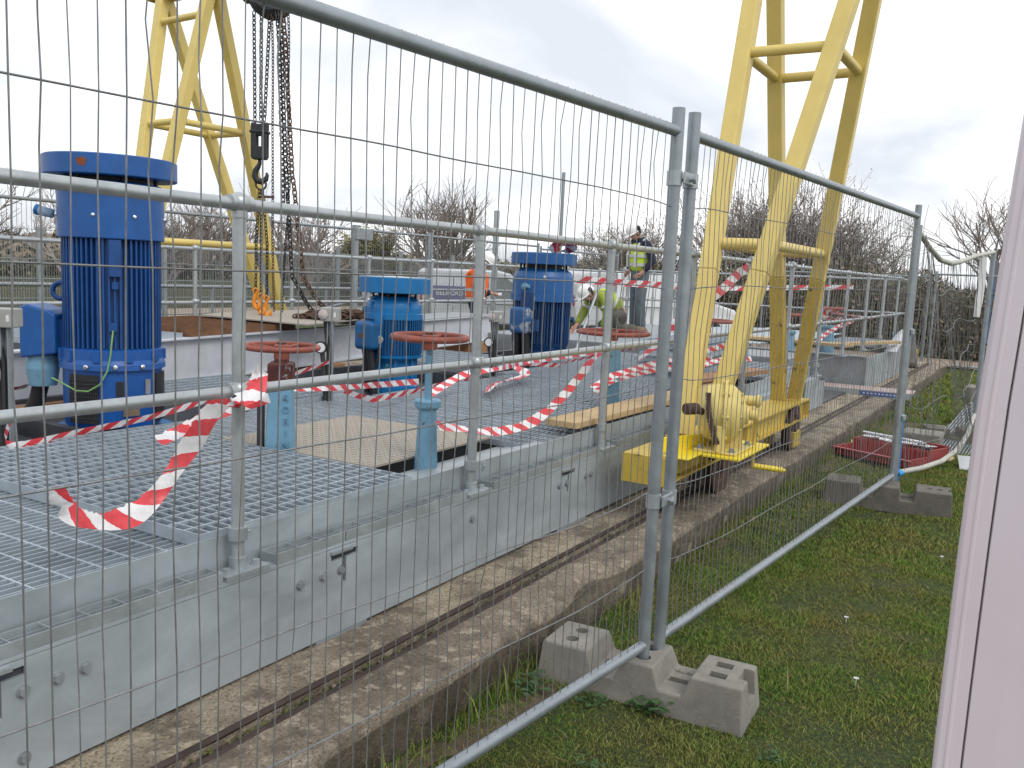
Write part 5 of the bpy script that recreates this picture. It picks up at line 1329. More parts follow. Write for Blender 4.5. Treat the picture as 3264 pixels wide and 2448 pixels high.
tape([(5.86, 2.14, 1.30), (5.80, 2.28, 1.10), (5.72, 2.3, 1.04), (5.66, 2.4, .93)], 'short hanging tape beside the paired fence posts', .06, 1.2, .3, .12, .015, seed=11)
tape([(7.2, 2.14, 1.02), (6.4, 2.3, .93), (5.9, 2.35, .90), (5.35, 2.4, .86), (5.0, 2.42, .80)], 'tape slanting from behind the yellow leg towards the third post', .04, .8, .2, .14, .008, seed=12)
tape([(6.9, 2.3, .88), (6.2, 2.4, .84), (5.6, 2.5, .80), (5.2, 2.5, .74)], 'lower slanting tape behind the paired fence posts', .035, .9, .2, .14, .008, seed=17)
tape([(8.75, 4.5, 1.435), (9.9, 4.5, 1.41), (11.9, 4.5, 1.385), (13.8, 4.5, 1.37), (15.2, 4.0, 1.41), (16.2, 3.0, 1.47)], 'long straight tape across the work area past the standing man', .085, .15, .1, .42, .002, seed=13)
tape([(7.36, 2.16, 1.63), (7.1, 2.2, 1.55), (6.75, 2.2, 1.43), (6.45, 2.22, 1.33)], 'wide tape slanting off the top rail between the yellow legs', .075, .3, .15, .2, .006, seed=14)
tape([(9.72, 2.2, 1.25), (10.2, 2.2, 1.19), (10.4, 2.16, 1.12), (11.4, 2.14, 1.09), (12.6, 2.14, 1.07), (13.0, 2.16, 1.06)], 'tape bundled along the middle rail behind the rear yellow leg', .075, 1.2, .2, .2, .02, seed=15)
tape([(9.85, 2.25, 1.26), (10.5, 2.3, 1.24), (11.2, 2.2, 1.16), (12.6, 2.13, 1.08)], 'tape looping over the tape bundle on the middle rail', .06, 1.5, .2, .2, .02, seed=18)
tape([(12.1, 2.2, 1.05), (11.5, 2.25, 1.0), (10.9, 2.3, .90), (10.6, 2.3, .84)], 'loose tape end hanging from the middle rail near the distant deck', .05, .8, .4, .2, .01, seed=19)
tape([(8.35, 4.60, 1.72), (8.3, 4.5, 1.78), (8.45, 4.45, 1.80), (8.6, 4.5, 1.75), (8.68, 4.62, 1.72)], 'bunched tape on top of the flaking blue motor', .12, .9, .8, .2, .02, seed=20)
tape([(8.02, 2.3, .80), (7.7, 2.4, .82), (7.3, 2.5, .78), (7.0, 2.5, .75)], 'short tape lying across the stacked loose gratings', .05, .8, .4, .14, .01, seed=21)

# ------------------------------------------------------------------ pale door panel close beside the camera
k = NT('dull_white_paint').setp(.4, 0, .4)
sp = k.n.new('ShaderNodeSeparateXYZ'); k.link(k.pos(), sp.inputs[0])
c = k.ramp(k.noise(2.2, 5, .6), [(.3, (.66, .575, .63)), (.7, (.73, .66, .71))])
c = k.mix(k.ramp(k.noise(7, 5, .6, stretch=(1, 1, .15)), [(.5, 0.0), (.8, .35)]), c, (.60, .47, .50)); k.col(c)
dp = thing('door_panel', 'pale pinkish white door panel with a dark upright seam, close up and cutting off the grass', 'door panel', (1.35, -.1, .4))
# outer edge profile (height, sideways shift) leaning in towards the top
EDGE = [(.1, .083), (.82, .083), (1.0, .0818), (1.17, .0797), (1.33, .0765), (1.49, .0695), (1.62, .0648), (1.72, .0600), (2.5, .02)]
def edge_y(z):
    for (a, p), (c_, q) in zip(EDGE, EDGE[1:]):
        if z <= c_: return p + (q - p) * (z - a) / (c_ - a)
    return EDGE[-1][1]
b = MB(); rows = [(.15 + i * .1) for i in range(22)]
prof = [(0.0, .03), (.0, .008), (.0012, .003), (.004, .0), (.012, .0), (.0135, -.0012), (.0165, -.0012), (.018, 0), (.0335, .0005), (.0345, .004), (.0362, .004), (.0372, .0), (.5, -.006), (.9, -.004), (.9, .03)]
dR = V3((.12, -.99, 0)).normalized(); dN = V3((-.99, -.12, 0))
vs = []
for z in rows:
    base = V3((1.36, edge_y(z), z))
    for s, dpt in prof: q = base + dR * s - dN * dpt; vs.append((q.x, q.y, z))
n = len(prof); fs = [(i * n + j, i * n + j + 1, (i + 1) * n + j + 1, (i + 1) * n + j) for i in range(len(rows) - 1) for j in range(n - 1)]
fs += [(i * n + n - 1, i * n, (i + 1) * n, (i + 1) * n + n - 1) for i in range(len(rows) - 1)]
b.add(vs, fs, False); b.add(vs[:n], [tuple(range(n))]); b.add(vs[-n:], [tuple(range(n - 1, -1, -1))])
build('skin', b, k.m, dp)
b = MB(); sv = []
for z in rows: q = V3((1.36, edge_y(z), z)) + dR * .0353 - dN * .0036; sv.append(q)
b.tube(sv, .0007, 4); build('seam', b, flat('seam_rubber', (.11, .085, .09), .8), dp)
# ------------------------------------------------------------------ people
def skinned(nm, joints, bones, m, parent, sub=2, smooth=True):
    """joints: name -> (pos, radius or (rx, ry)); bones: pairs. First joint is the root."""
    names = list(joints); idx = {n: i for i, n in enumerate(names)}
    me = bpy.data.meshes.new(nm); off = worldloc(parent)
    me.from_pydata([tuple(V3(joints[n][0]) - off) for n in names], [(idx[a], idx[b_]) for a, b_ in bones], [])
    o = bpy.data.objects.new(nm, me); COL.objects.link(o)
    o.modifiers.new('skin', 'SKIN'); s = o.modifiers.new('sub', 'SUBSURF'); s.levels = sub; s.render_levels = sub
    if not me.skin_vertices: me.attributes.new('skin', 'FLOAT', 'POINT')
    sv = me.skin_vertices[0].data
    for i, n in enumerate(names):
        r = joints[n][1]; sv[i].radius = r if isinstance(r, tuple) else (r, r)
        sv[i].use_root = (i == 0)
    o.modifiers['skin'].use_smooth_shade = True
    dg = bpy.context.evaluated_depsgraph_get(); dg.update()
    m2_ = bpy.data.meshes.new_from_object(o.evaluated_get(dg)); m2_.name = nm
    o.modifiers.clear(); o.data = m2_; bpy.data.meshes.remove(me)
    m2_.materials.clear(); m2_.materials.append(m)
    m2_.polygons.foreach_set('use_smooth', [True] * len(m2_.polygons))
    o.parent = parent; return o

class Fig:
    """people are laid out in a local frame: x forward, y to their left, z up"""
    def __init__(s, label, loc, rz, scale=1, group=None):
        s.loc = V3(loc); s.R = Matrix.Translation(loc) @ Matrix.Rotation(rz, 4, 'Z') @ Matrix.Scale(scale, 4)
        s.t = thing('person', label, 'person', loc, group); s.J = {}; s.B = []
    def p(s, *a): return s.R @ V3(a)
    def j(s, n, pos, r): s.J[n] = (s.p(*pos), r)
    def chain(s, *names): s.B += list(zip(names, names[1:]))
    def hand(s, pre, wrist, direction, palm, curl=.6):
        """palm + five fingers as chains from the wrist; direction = along the hand, palm = palm normal"""
        d = V3(direction).normalized(); n = V3(palm).normalized(); u = d.cross(n); w0 = V3(wrist)
        s.J[pre + 'palm'] = (s.p(*(w0 + d * .05)), (.026, .017)); s.B.append((pre + 'wr', pre + 'palm'))
        for k_, (off, ln) in enumerate(((-.027, .062), (-.009, .075), (.009, .080), (.027, .072))):
            a = w0 + d * .085 + u * off; m_ = a + d * ln * .5 + n * curl * .018; e = a + d * ln * (.95 - .35 * curl) + n * curl * .055
            s.J[f'{pre}f{k_}a'] = (s.p(*a), .0095); s.J[f'{pre}f{k_}b'] = (s.p(*m_), .0085); s.J[f'{pre}f{k_}c'] = (s.p(*e), .007)
            s.B += [(pre + 'palm', f'{pre}f{k_}a'), (f'{pre}f{k_}a', f'{pre}f{k_}b'), (f'{pre}f{k_}b', f'{pre}f{k_}c')]
        a = w0 + d * .03 + u * .032; m_ = a + d * .03 + u * .018 + n * .012; e = m_ + d * .028 + n * .012
        s.J[pre + 't0'] = (s.p(*a), .013); s.J[pre + 't1'] = (s.p(*m_), .0105); s.J[pre + 't2'] = (s.p(*e), .008)
        s.B += [(pre + 'wr', pre + 't0'), (pre + 't0', pre + 't1'), (pre + 't1', pre + 't2')]
    def head(s, c, fwd_, up_, helmet=True, beard=False, headset=False):
        f = V3(fwd_).normalized(); l = V3(up_).normalized().cross(f).normalized(); u = f.cross(l)
        Mh = s.R @ Matrix(((f.x, l.x, u.x, c[0]), (f.y, l.y, u.y, c[1]), (f.z, l.z, u.z, c[2]), (0, 0, 0, 1)))
        b = MB(); b.sphere((0, 0, 0), .1, 20, (1.0, .78, 1.12), Mh)
        b.v = [tuple(Mh @ (lambda q: V3((q.x * (.90 if q.z < 0 else 1) + (.012 if q.z < -.03 and q.x > 0 else 0), q.y * (1 - max(0, -q.z) * 2.2), q.z)))(Mh.inverted() @ V3(p))) for p in b.v]
        h = build('head', b, M['skin'], s.t)
        b = MB(); b.sphere((0, 0, 0), .017, 8, (1.1, .8, 1.5), Mh @ Matrix.Translation((.098, 0, -.008))); build('nose', b, M['skin'], h)
        for y in (-.033, .033):
            b = MB(); b.sphere((0, 0, 0), .009, 8, (1, 1.3, .8), Mh @ Matrix.Translation((.089, y, .014))); build('eye', b, M['hair'], h)
        b = MB(); b.sphere((0, 0, 0), .012, 8, (.6, 1.9, .4), Mh @ Matrix.Translation((.088, 0, -.052))); build('mouth', b, flat('lip', (.36, .13, .10), .5), h)
        for y in (-.079, .079):
            b = MB(); b.sphere((0, 0, 0), .026, 8, (.7, .35, 1.1), Mh @ Matrix.Translation((-.005, y, -.005))); build('ear', b, M['skin'], h)
        b = MB(); b.sphere((0, 0, 0), .104, 18, (1.0, .80, 1.1), Mh @ Matrix.Translation((-.012, 0, .012)))
        keep = [i for i, p in enumerate(b.v)]
        inv = Mh.inverted(); ok = set(i for i, p in enumerate(b.v) if (lambda q: q.x < .045 - (q.z * .0) and q.z > -.075)(inv @ V3(p)))
        b.f, b.s = zip(*[(f_, s_) for f_, s_ in zip(b.f, b.s) if all(i in ok for i in f_)]); b.f = list(b.f); b.s = list(b.s)
        build('hair', b, M['hair'], h)
        if helmet:
            b = MB(); Hm = Mh @ Matrix.Translation((-.004, 0, .042)) @ Matrix.Rotation(-.10, 4, 'Y')
            pr_ = [(.131, 0), (.130, .03), (.122, .065), (.100, .098), (.06, .120), (.02, .127), (0, .128)]
            n_ = 24; vs = []
            for r_, z_ in pr_:
                for k_ in range(n_): a = k_ / n_ * 2 * PI; vs.append(Hm @ V3((r_ * 1.05 * math.cos(a), r_ * .84 * math.sin(a), z_)))
            b.add(vs, [(i * n_ + k_, i * n_ + (k_ + 1) % n_, (i + 1) * n_ + (k_ + 1) % n_, (i + 1) * n_ + k_) for i in range(len(pr_) - 1) for k_ in range(n_)], True)
            vs = []
            for k_ in range(n_):
                a = k_ / n_ * 2 * PI; ex = 1.0 + (.34 * max(0, math.cos(a)) ** 2) + .05
                vs += [Hm @ V3((.131 * 1.05 * math.cos(a), .131 * .84 * math.sin(a), 0)), Hm @ V3((.131 * 1.05 * math.cos(a) * ex, .131 * .86 * math.sin(a) * 1.05, -.012 - .014 * max(0, math.cos(a))))]
            b.add(vs, [(2 * k_, 2 * k_ + 1, 2 * ((k_ + 1) % n_) + 1, 2 * ((k_ + 1) % n_)) for k_ in range(n_)], True)
            b.tube([Hm @ V3((-.10, 0, .085)), Hm @ V3((-.03, 0, .13)), Hm @ V3((.05, 0, .122)), Hm @ V3((.105, 0, .078))], .012, 6)
            he_ = build('helmet', b, M['helmet'], s.t)
            if headset:
                b = MB()
                for y in (-.105, .105): b.sphere((0, 0, 0), .042, 10, (.8, .6, 1.1), Hm @ Matrix.Translation((-.03, y * 1.1, .03)))
                build('ear_defenders', b, M['black'], he_)
        if beard:
            b = MB(); b.sphere((0, 0, 0), .05, 10, (.7, 1.1, .9), Mh @ Matrix.Translation((.052, 0, -.075))); build('beard', b, M['hair'], h)
    def garment(s, nm, J, B, m): return skinned(nm, {k_: (s.p(*v[0]), v[1]) for k_, v in J.items()}, B, m, s.t)

def band(fig, nm, rings, m):
    """closed loops of cloth tape round torso or limb: (centre, axis, rx, ry, width)"""
    b = MB()
    for c, ax, rx, ry, wd in rings:
        ax = V3(ax).normalized(); x = V3((1, 0, 0)) if abs(ax.x) < .8 else V3((0, 0, 1)); x = (x - ax * x.dot(ax)).normalized(); y = ax.cross(x); n = 24; vs = []
        for k_ in range(n):
            a = k_ / n * 2 * PI
            for o in (-wd / 2, wd / 2): vs.append(fig.p(*(V3(c) + x * rx * math.cos(a) + y * ry * math.sin(a) + ax * o)))
        b.add(vs, [(2 * k_, 2 * ((k_ + 1) % n), 2 * ((k_ + 1) % n) + 1, 2 * k_ + 1) for k_ in range(n)], True)
    return build(nm, b, m, fig.t)

# -- standing man, head bowed, hand at his side, facing left of the picture
F = Fig('standing man in navy jacket, yellow vest and white helmet, head bowed', (13.98, 6.00, .545), 2.55, 1.035)
F.j('hip', (-.01, 0, .95), (.13, .12)); F.j('belly', (0, 0, 1.10), (.13, .12)); F.j('chest', (.0, 0, 1.30), (.15, .12)); F.j('neckb', (.03, 0, 1.47), .07); F.j('neck', (.07, 0, 1.54), .055)
F.chain('hip', 'belly', 'chest', 'neckb', 'neck')
for sd, y in (('l', 1), ('r', -1)):
    F.j(sd + 'h', (0, .09 * y, .90), .085); F.j(sd + 'kn', (.03 if sd == 'l' else .0, .11 * y, .50), .058); F.j(sd + 'an', (-.02, .12 * y, .09), .042); F.j(sd + 'toe', (.12, .13 * y, .05), .04); F.chain('hip', sd + 'h', sd + 'kn', sd + 'an', sd + 'toe')
    F.j(sd + 'sh', (.0, .19 * y, 1.42), .062); F.j(sd + 'el', (-.05, .27 * y, 1.15), .045); F.j(sd + 'wr', (.09, .20 * y, .98), .028); F.chain('neckb', sd + 'sh', sd + 'el', sd + 'wr')
    F.hand(sd, (.09, .20 * y, .98), (.7, -.25 * y, -.5), (0, -y, 0), .7)
skinned('body', F.J, F.B, M['skin'], F.t)
F.head((.135, 0, 1.60), (.80, 0, -.60), (.6, 0, .8), headset=True)
J = {'hip': ((-.01, 0, .93), (.165, .15)), 'belly': ((0, 0, 1.10), (.165, .15)), 'chest': ((.0, 0, 1.30), (.185, .15)), 'neckb': ((.03, 0, 1.47), .085), 'coll': ((.055, 0, 1.525), .072)}
B = [('hip', 'belly'), ('belly', 'chest'), ('chest', 'neckb'), ('neckb', 'coll')]
for sd, y in (('l', 1), ('r', -1)):
    J.update({sd + 'sh': ((.0, .20 * y, 1.42), .085), sd + 'el': ((-.05, .28 * y, 1.15), .070), sd + 'wr': ((.075, .21 * y, 1.0), .052)}); B += [('neckb', sd + 'sh'), (sd + 'sh', sd + 'el'), (sd + 'el', sd + 'wr')]
F.garment('jacket', J, B, M['navy'])
J = {'hip': ((-.01, 0, .97), (.19, .185)), 'belly': ((0, 0, 1.12), (.20, .19)), 'chest': ((.0, 0, 1.32), (.215, .19)), 'up': ((.01, 0, 1.42), (.19, .16)), 'neckb': ((.03, 0, 1.485), (.12, .13))}
F.garment('vest', J, [('hip', 'belly'), ('belly', 'chest'), ('chest', 'up'), ('up', 'neckb')], M['lime_vis'])
band(F, 'reflective_band', [((0, 0, 1.10), (0, 0, 1), .186, .196, .05), ((0, 0, 1.24), (0, 0, 1), .192, .204, .05)], M['reflect'])
b = MB()
for y in (-.11, .11): b.tube([F.p(.175, y, 1.06), F.p(.185, y, 1.25), F.p(.12, y, 1.42), F.p(.0, y * 1.05, 1.515), F.p(-.13, y, 1.43), F.p(-.19, y, 1.25)], .024, 4)
build('reflective_brace', b, M['reflect'], F.t)
J = {'waist': ((-.01, 0, 1.08), (.15, .13)), 'hip': ((-.01, 0, .95), (.16, .14))}; B = [('waist', 'hip')]
for sd, y in (('l', 1), ('r', -1)):
    J.update({sd + 'h': ((0, .09 * y, .88), .115), sd + 'kn': ((.03 if sd == 'l' else .0, .11 * y, .50), .085), sd + 'an': ((-.02, .12 * y, .055), .082)}); B += [('hip', sd + 'h'), (sd + 'h', sd + 'kn'), (sd + 'kn', sd + 'an')]
F.garment('trousers', J, B, M['denim'])
for y in (1, -1): F.garment('boot', {'a': ((-.03, .12 * y, .16), .070), 'b': ((-.035, .12 * y, .06), .072), 'c': ((.08, .13 * y, .058), (.066, .062)), 'd': ((.175, .135 * y, .05), (.062, .052))}, [('a', 'b'), ('b', 'c'), ('c', 'd')], M['boot'])

# -- crouching man with soiled yellow jacket, leaning on one hand
F = Fig('crouching man in a yellow jacket and white helmet beside the flaking blue motor', (12.75, 6.05, .545), 2.60, 1.0)
F.j('hip', (-.28, 0, .38), (.13, .13)); F.j('belly', (-.16, 0, .50), (.13, .12)); F.j('chest', (.02, 0, .58), (.14, .13)); F.j('neckb', (.16, 0, .62), .07); F.j('neck', (.22, 0, .63), .055)
F.chain('hip', 'belly', 'chest', 'neckb', 'neck')
for sd, y in (('l', 1), ('r', -1)):
    F.j(sd + 'h', (-.28, .10 * y, .34), .085); F.j(sd + 'kn', (-.02 if sd == 'l' else -.42, .17 * y, .10 if sd == 'r' else .34), .06); F.j(sd + 'an', (-.20 if sd == 'l' else -.80, .16 * y, .08), .042); F.j(sd + 'toe', (-.07 if sd == 'l' else -.92, .16 * y, .05), .04); F.chain('hip', sd + 'h', sd + 'kn', sd + 'an', sd + 'toe')
    F.j(sd + 'sh', (.10, .19 * y, .58), .062); F.j(sd + 'el', (.10 if sd == 'l' else .20, .27 * y, .32), .045); F.j(sd + 'wr', (.14 if sd == 'l' else .36, .20 * y, .10 if sd == 'l' else .125), .028); F.chain('neckb', sd + 'sh', sd + 'el', sd + 'wr')
    F.hand(sd, (.14 if sd == 'l' else .36, .20 * y, .10 if sd == 'l' else .125), (.6, 0, -.6) if sd == 'r' else (.5, 0, -.8), (0, -y, 0), .6)
skinned('body', F.J, F.B, M['skin'], F.t)
F.head((.31, 0, .64), (.70, 0, -.72), (.72, 0, .70), headset=True, beard=True)
J = {'hip': ((-.32, 0, .43), (.165, .165)), 'belly': ((-.16, 0, .50), (.17, .165)), 'chest': ((.02, 0, .58), (.18, .17)), 'neckb': ((.15, 0, .62), .095), 'coll': ((.20, 0, .63), .08)}
B = [('hip', 'belly'), ('belly', 'chest'), ('chest', 'neckb'), ('neckb', 'coll')]
for sd, y in (('l', 1), ('r', -1)):
    J.update({sd + 'sh': ((.10, .20 * y, .57), .092), sd + 'el': ((.10 if sd == 'l' else .20, .28 * y, .32), .075), sd + 'wr': ((.135 if sd == 'l' else .34, .21 * y, .14 if sd == 'l' else .155), .056)}); B += [('neckb', sd + 'sh'), (sd + 'sh', sd + 'el'), (sd + 'el', sd + 'wr')]
F.garment('jacket', J, B, M['lime_dull'])
J = {'belly': ((-.20, 0, .48), (.19, .19)), 'chest': ((.0, 0, .585), (.205, .195)), 'neckb': ((.13, 0, .625), (.14, .14))}
F.garment('vest', J, [('belly', 'chest'), ('chest', 'neckb')], M['lime_vis'])
band(F, 'reflective_band', [((-.10, 0, .53), (.9, 0, .42), .185, .19, .05), ((.10, .235, .45), (.0, .35, -.9), .09, .09, .04), ((.15, -.235, .45), (.3, -.3, -.9), .09, .09, .04)], M['reflect'])
J = {'waist': ((-.16, 0, .49), (.14, .14)), 'hip': ((-.27, 0, .40), (.155, .15))}; B = [('waist', 'hip')]
for sd, y in (('l', 1), ('r', -1)):
    J.update({sd + 'h': ((-.28, .10 * y, .32), .11), sd + 'kn': ((-.02 if sd == 'l' else -.42, .17 * y, .34 if sd == 'l' else .11), .088), sd + 'an': ((-.20 if sd == 'l' else -.78, .16 * y, .10), .072)}); B += [('hip', sd + 'h'), (sd + 'h', sd + 'kn'), (sd + 'kn', sd + 'an')]
F.garment('trousers', J, B, M['khaki'])
for sd, x, y in (('l', -.18, 1), ('r', -.82, -1)): F.garment('boot', {'a': ((x + (0 if sd == 'l' else .08), .16 * y, .11 if sd == 'l' else .09), .07), 'b': ((x, .16 * y, .075), .072), 'c': ((x + (.15 if sd == 'l' else -.16), .16 * y, .062), .064)}, [('a', 'b'), ('b', 'c')], M['boot'])
b = MB(); b.tube([(9.06, 4.62, .62), (9.62, 4.62, 1.40)], .016, 8); one('pole', b, M['galv'], 'thin pale pole leaning between the flaking blue motor and the crouching man', 'pole', None, 0, (9.06, 4.62, .62))

# -- man in orange vest beyond the handrail, looking at his hands
F = Fig('man in an orange vest and white helmet looking down at his hands', (12.27, 8.12, H(12.27, 8.12)), -1.0, 1.01)
F.j('hip', (0, 0, .95), (.13, .12)); F.j('belly', (0, 0, 1.10), (.13, .12)); F.j('chest', (.0, 0, 1.30), (.15, .12)); F.j('neckb', (.03, 0, 1.47), .07); F.j('neck', (.06, 0, 1.54), .055)
F.chain('hip', 'belly', 'chest', 'neckb', 'neck')
for sd, y in (('l', 1), ('r', -1)):
    F.j(sd + 'h', (0, .09 * y, .90), .085); F.j(sd + 'kn', (.02, .11 * y, .50), .058); F.j(sd + 'an', (-.02, .12 * y, .09), .042); F.j(sd + 'toe', (.12, .13 * y, .05), .04); F.chain('hip', sd + 'h', sd + 'kn', sd + 'an', sd + 'toe')
    F.j(sd + 'sh', (.0, .19 * y, 1.42), .062); F.j(sd + 'el', (.02, .25 * y, 1.14), .045); F.j(sd + 'wr', (.24, .10 * y, 1.10), .028); F.chain('neckb', sd + 'sh', sd + 'el', sd + 'wr')
    F.hand(sd, (.24, .10 * y, 1.10), (.8, -.5 * y, .0), (0, -y * .5, -.6), .7)
skinned('body', F.J, F.B, M['skin'], F.t)
F.head((.12, 0, 1.605), (.80, 0, -.62), (.6, 0, .8))
J = {'hip': ((-.0, 0, .93), (.165, .15)), 'belly': ((0, 0, 1.10), (.165, .15)), 'chest': ((.0, 0, 1.30), (.185, .15)), 'neckb': ((.03, 0, 1.47), .085), 'coll': ((.05, 0, 1.52), .07)}
B = [('hip', 'belly'), ('belly', 'chest'), ('chest', 'neckb'), ('neckb', 'coll')]
for sd, y in (('l', 1), ('r', -1)):
    J.update({sd + 'sh': ((.0, .20 * y, 1.42), .085), sd + 'el': ((.02, .26 * y, 1.14), .070), sd + 'wr': ((.22, .11 * y, 1.10), .052)}); B += [('neckb', sd + 'sh'), (sd + 'sh', sd + 'el'), (sd + 'el', sd + 'wr')]
F.garment('jacket', J, B, M['navy'])
J = {'hip': ((-.0, 0, .90), (.195, .19)), 'belly': ((0, 0, 1.12), (.20, .19)), 'chest': ((.0, 0, 1.30), (.22, .19)), 'neckb': ((.025, 0, 1.46), (.125, .15)), 'ls': ((.0, .19, 1.42), .108), 'rs': ((0, -.19, 1.42), .108)}
for sd, y in (('l', 1), ('r', -1)): J[sd + 'e'] = ((.015, .25 * y, 1.17), .098)
F.garment('vest', J, [('hip', 'belly'), ('belly', 'chest'), ('chest', 'neckb'), ('neckb', 'ls'), ('neckb', 'rs'), ('ls', 'le'), ('rs', 're')], M['orange_vis'])
band(F, 'reflective_band', [((0, 0, 1.0), (0, 0, 1), .186, .19, .05), ((0, 0, 1.15), (0, 0, 1), .19, .195, .05), ((.08, .20, 1.125), (.8, -.4, 0), .082, .082, .05), ((.08, -.20, 1.125), (.8, .4, 0), .082, .082, .05)], M['reflect'])
F.garment('cuff', {'a': ((.10, .19, 1.125), .078), 'b': ((.16, .15, 1.115), .074)}, [('a', 'b')], M['orange_vis']); F.garment('cuff', {'a': ((.10, -.19, 1.125), .078), 'b': ((.16, -.15, 1.115), .074)}, [('a', 'b')], M['orange_vis'])
J = {'waist': ((0, 0, 1.08), (.15, .13)), 'hip': ((0, 0, .95), (.16, .14))}; B = [('waist', 'hip')]
for sd, y in (('l', 1), ('r', -1)):
    J.update({sd + 'h': ((0, .09 * y, .88), .115), sd + 'kn': ((.02, .11 * y, .50), .085), sd + 'an': ((-.02, .12 * y, .055), .082)}); B += [('hip', sd + 'h'), (sd + 'h', sd + 'kn'), (sd + 'kn', sd + 'an')]
F.garment('trousers', J, B, M['navy'])
b = MB(); b.lathe([(.03, -.05), (.034, 0), (.03, .05)], n=10, M=F.R @ Matrix.Translation((.36, 0, 1.08)) @ Matrix.Rotation(1.3, 4, 'Y'))
one('cup', b, M['white_plastic'], 'white object held in both hands by the man in orange', 'cup')

# ------------------------------------------------------------------ vans
def van(lab, loc, rz, sc, sign=None, paint='van_white', kr=1):
    def fx(x): return x if x > -.2 else -.2 + (x + .2) * kr
    v = thing('van', lab, 'van', loc)
    R_ = Matrix.Translation(loc) @ Matrix.Rotation(rz, 4, 'Z') @ Matrix.Scale(sc, 4)
    W = .90
    side = [(-2.35, .42), (-2.40, .9), (-2.36, 1.5), (-2.28, 1.80), (-2.1, 1.88), (.55, 1.90), (.9, 1.82), (1.62, 1.20), (1.75, 1.10), (2.2, .98), (2.38, .80), (2.42, .42)]
    side = [(fx(x), z) for x, z in side]
    def wd(x, z): return W * (1 - .10 * max(0, (z - 1.0)) ** 1.5) * (1 - .06 * max(0, x - 1.6))
    b = MB(); n = len(side); vs = []
    for s in (-1, 1):
        for x, z in side: vs.append(R_ @ V3((x, s * wd(x, z), z)))
    b.add(vs, [tuple(range(n)), tuple(range(2 * n - 1, n - 1, -1))] + [(i, n + i, n + (i + 1) % n, (i + 1) % n) for i in range(n)])
    body = build('body', b, M[paint], v, .05 * sc, 3)
    b = MB(); vs = []
    for s in (-1, 1):
        for x, z in ((.98, 1.775), (1.60, 1.245)): vs.append(R_ @ V3((x + .012, s * (wd(x, z) - .10), z + .012)))
    b.add(vs, [(0, 1, 3, 2)]); build('windscreen', b, M['glass_dark'], v)
    for s in (-1, 1):
        def sp_(poly, dd=.008):
            return [R_ @ V3((x, s * (wd(x, z) + dd), z)) for x, z in poly]
        b = MB(); b.add(sp_([(.35, 1.15), (.35, 1.68), (.82, 1.68), (1.42, 1.18), (1.38, 1.15)]), [(0, 1, 2, 3, 4)]); build('side_window', b, M['glass_dark'], v)
        b = MB()
        for x in (fx(-1.0), .28, 1.45): b.tube(sp_([(x, .5), (x, 1.2 if x > 1 else 1.72)]), .006 * sc, 4)
        b.tube(sp_([(fx(-2.2), .98), (1.4, .98)]), .007 * sc, 4); build('door_seam', b, M['rubber'], v)
        b = MB(); q = R_ @ V3((1.30, s * 1.0, 1.20)); b.sphere(q, .11 * sc, 8, (.5, .6, 1)); build('mirror', b, M['black'], v)
        for x in (fx(-1.5), 1.55):
            b = MB(); Mx = R_ @ Matrix.Translation((x, s * .80, .32)) @ Matrix.Rotation(-s * PI / 2, 4, 'X'); b.lathe([(.0, -.05), (.32, -.05), (.34, 0), (.32, .11), (.2, .115), (0, .10)], n=24, M=Mx); w_ = build('wheel', b, M['rubber'], v)
            b = MB(); b.lathe([(.2, .118), (.06, .125), (0, .125)], n=18, M=Mx); build('rim', b, M['galv'], w_)
        b = MB(); q = R_ @ V3((2.33, s * .62, .82)); b.sphere(q, .13 * sc, 8, (.6, 1, .8)); build('headlight', b, M['glass_dark'], v)
        b = MB(); q = R_ @ V3((fx(-2.39), s * .74, 1.05)); b.sphere(q, .12 * sc, 8, (.35, .5, 1.3)); build('tail_light', b, flat('lamp_red', (.4, .03, .03), .3), v)
    b = MB(); b.mbox(R_, 2.36, -.8, .38, 2.46, .8, .60); b.mbox(R_, fx(-2.46), -.8, .38, fx(-2.36), .8, .56); b.mbox(R_, fx(-2.3), -.86, .36, 2.35, .86, .45); build('bumper', b, M['black'], v)
    if sign:
        s = sign
        b = MB(); Ms = R_ @ Matrix.Translation((-.55, s * .912, 1.25)); b.mbox(Ms, -.72, -.006, -.24, .78, .006, .18); sg = build('sign_panel', b, flat('purple_grey_panel', (.13, .13, .24), .5, 0, .1, 8), v)
        tm = R_ @ Matrix.Translation((-.52, s * .925, 1.23)) @ Matrix.Rotation(PI if s > 0 else 0, 4, 'Z') @ Matrix.Rotation(PI / 2, 4, 'X') @ Matrix.Scale(sc, 4)
        text('BEDFORD PUMPS', .165, tm, M['white_plastic'], sg, .004)
        tm = R_ @ Matrix.Translation((-.85, s * .925, 1.06)) @ Matrix.Rotation(PI if s > 0 else 0, 4, 'Z') @ Matrix.Rotation(PI / 2, 4, 'X')
    return v
van('white van with a purple-grey sign on its side, parked behind the man in orange', (21.1, 14.1, H(21.1, 14.1) - .02), math.atan2(-.80, .60) + .12, 1.0, -1, 'van_silver', .60)
van('plain white van parked behind the crouching and standing men', (21.05, 8.75, H(21.05, 8.75) - .12), math.atan2(-.95, .32) + .45, .90, None)

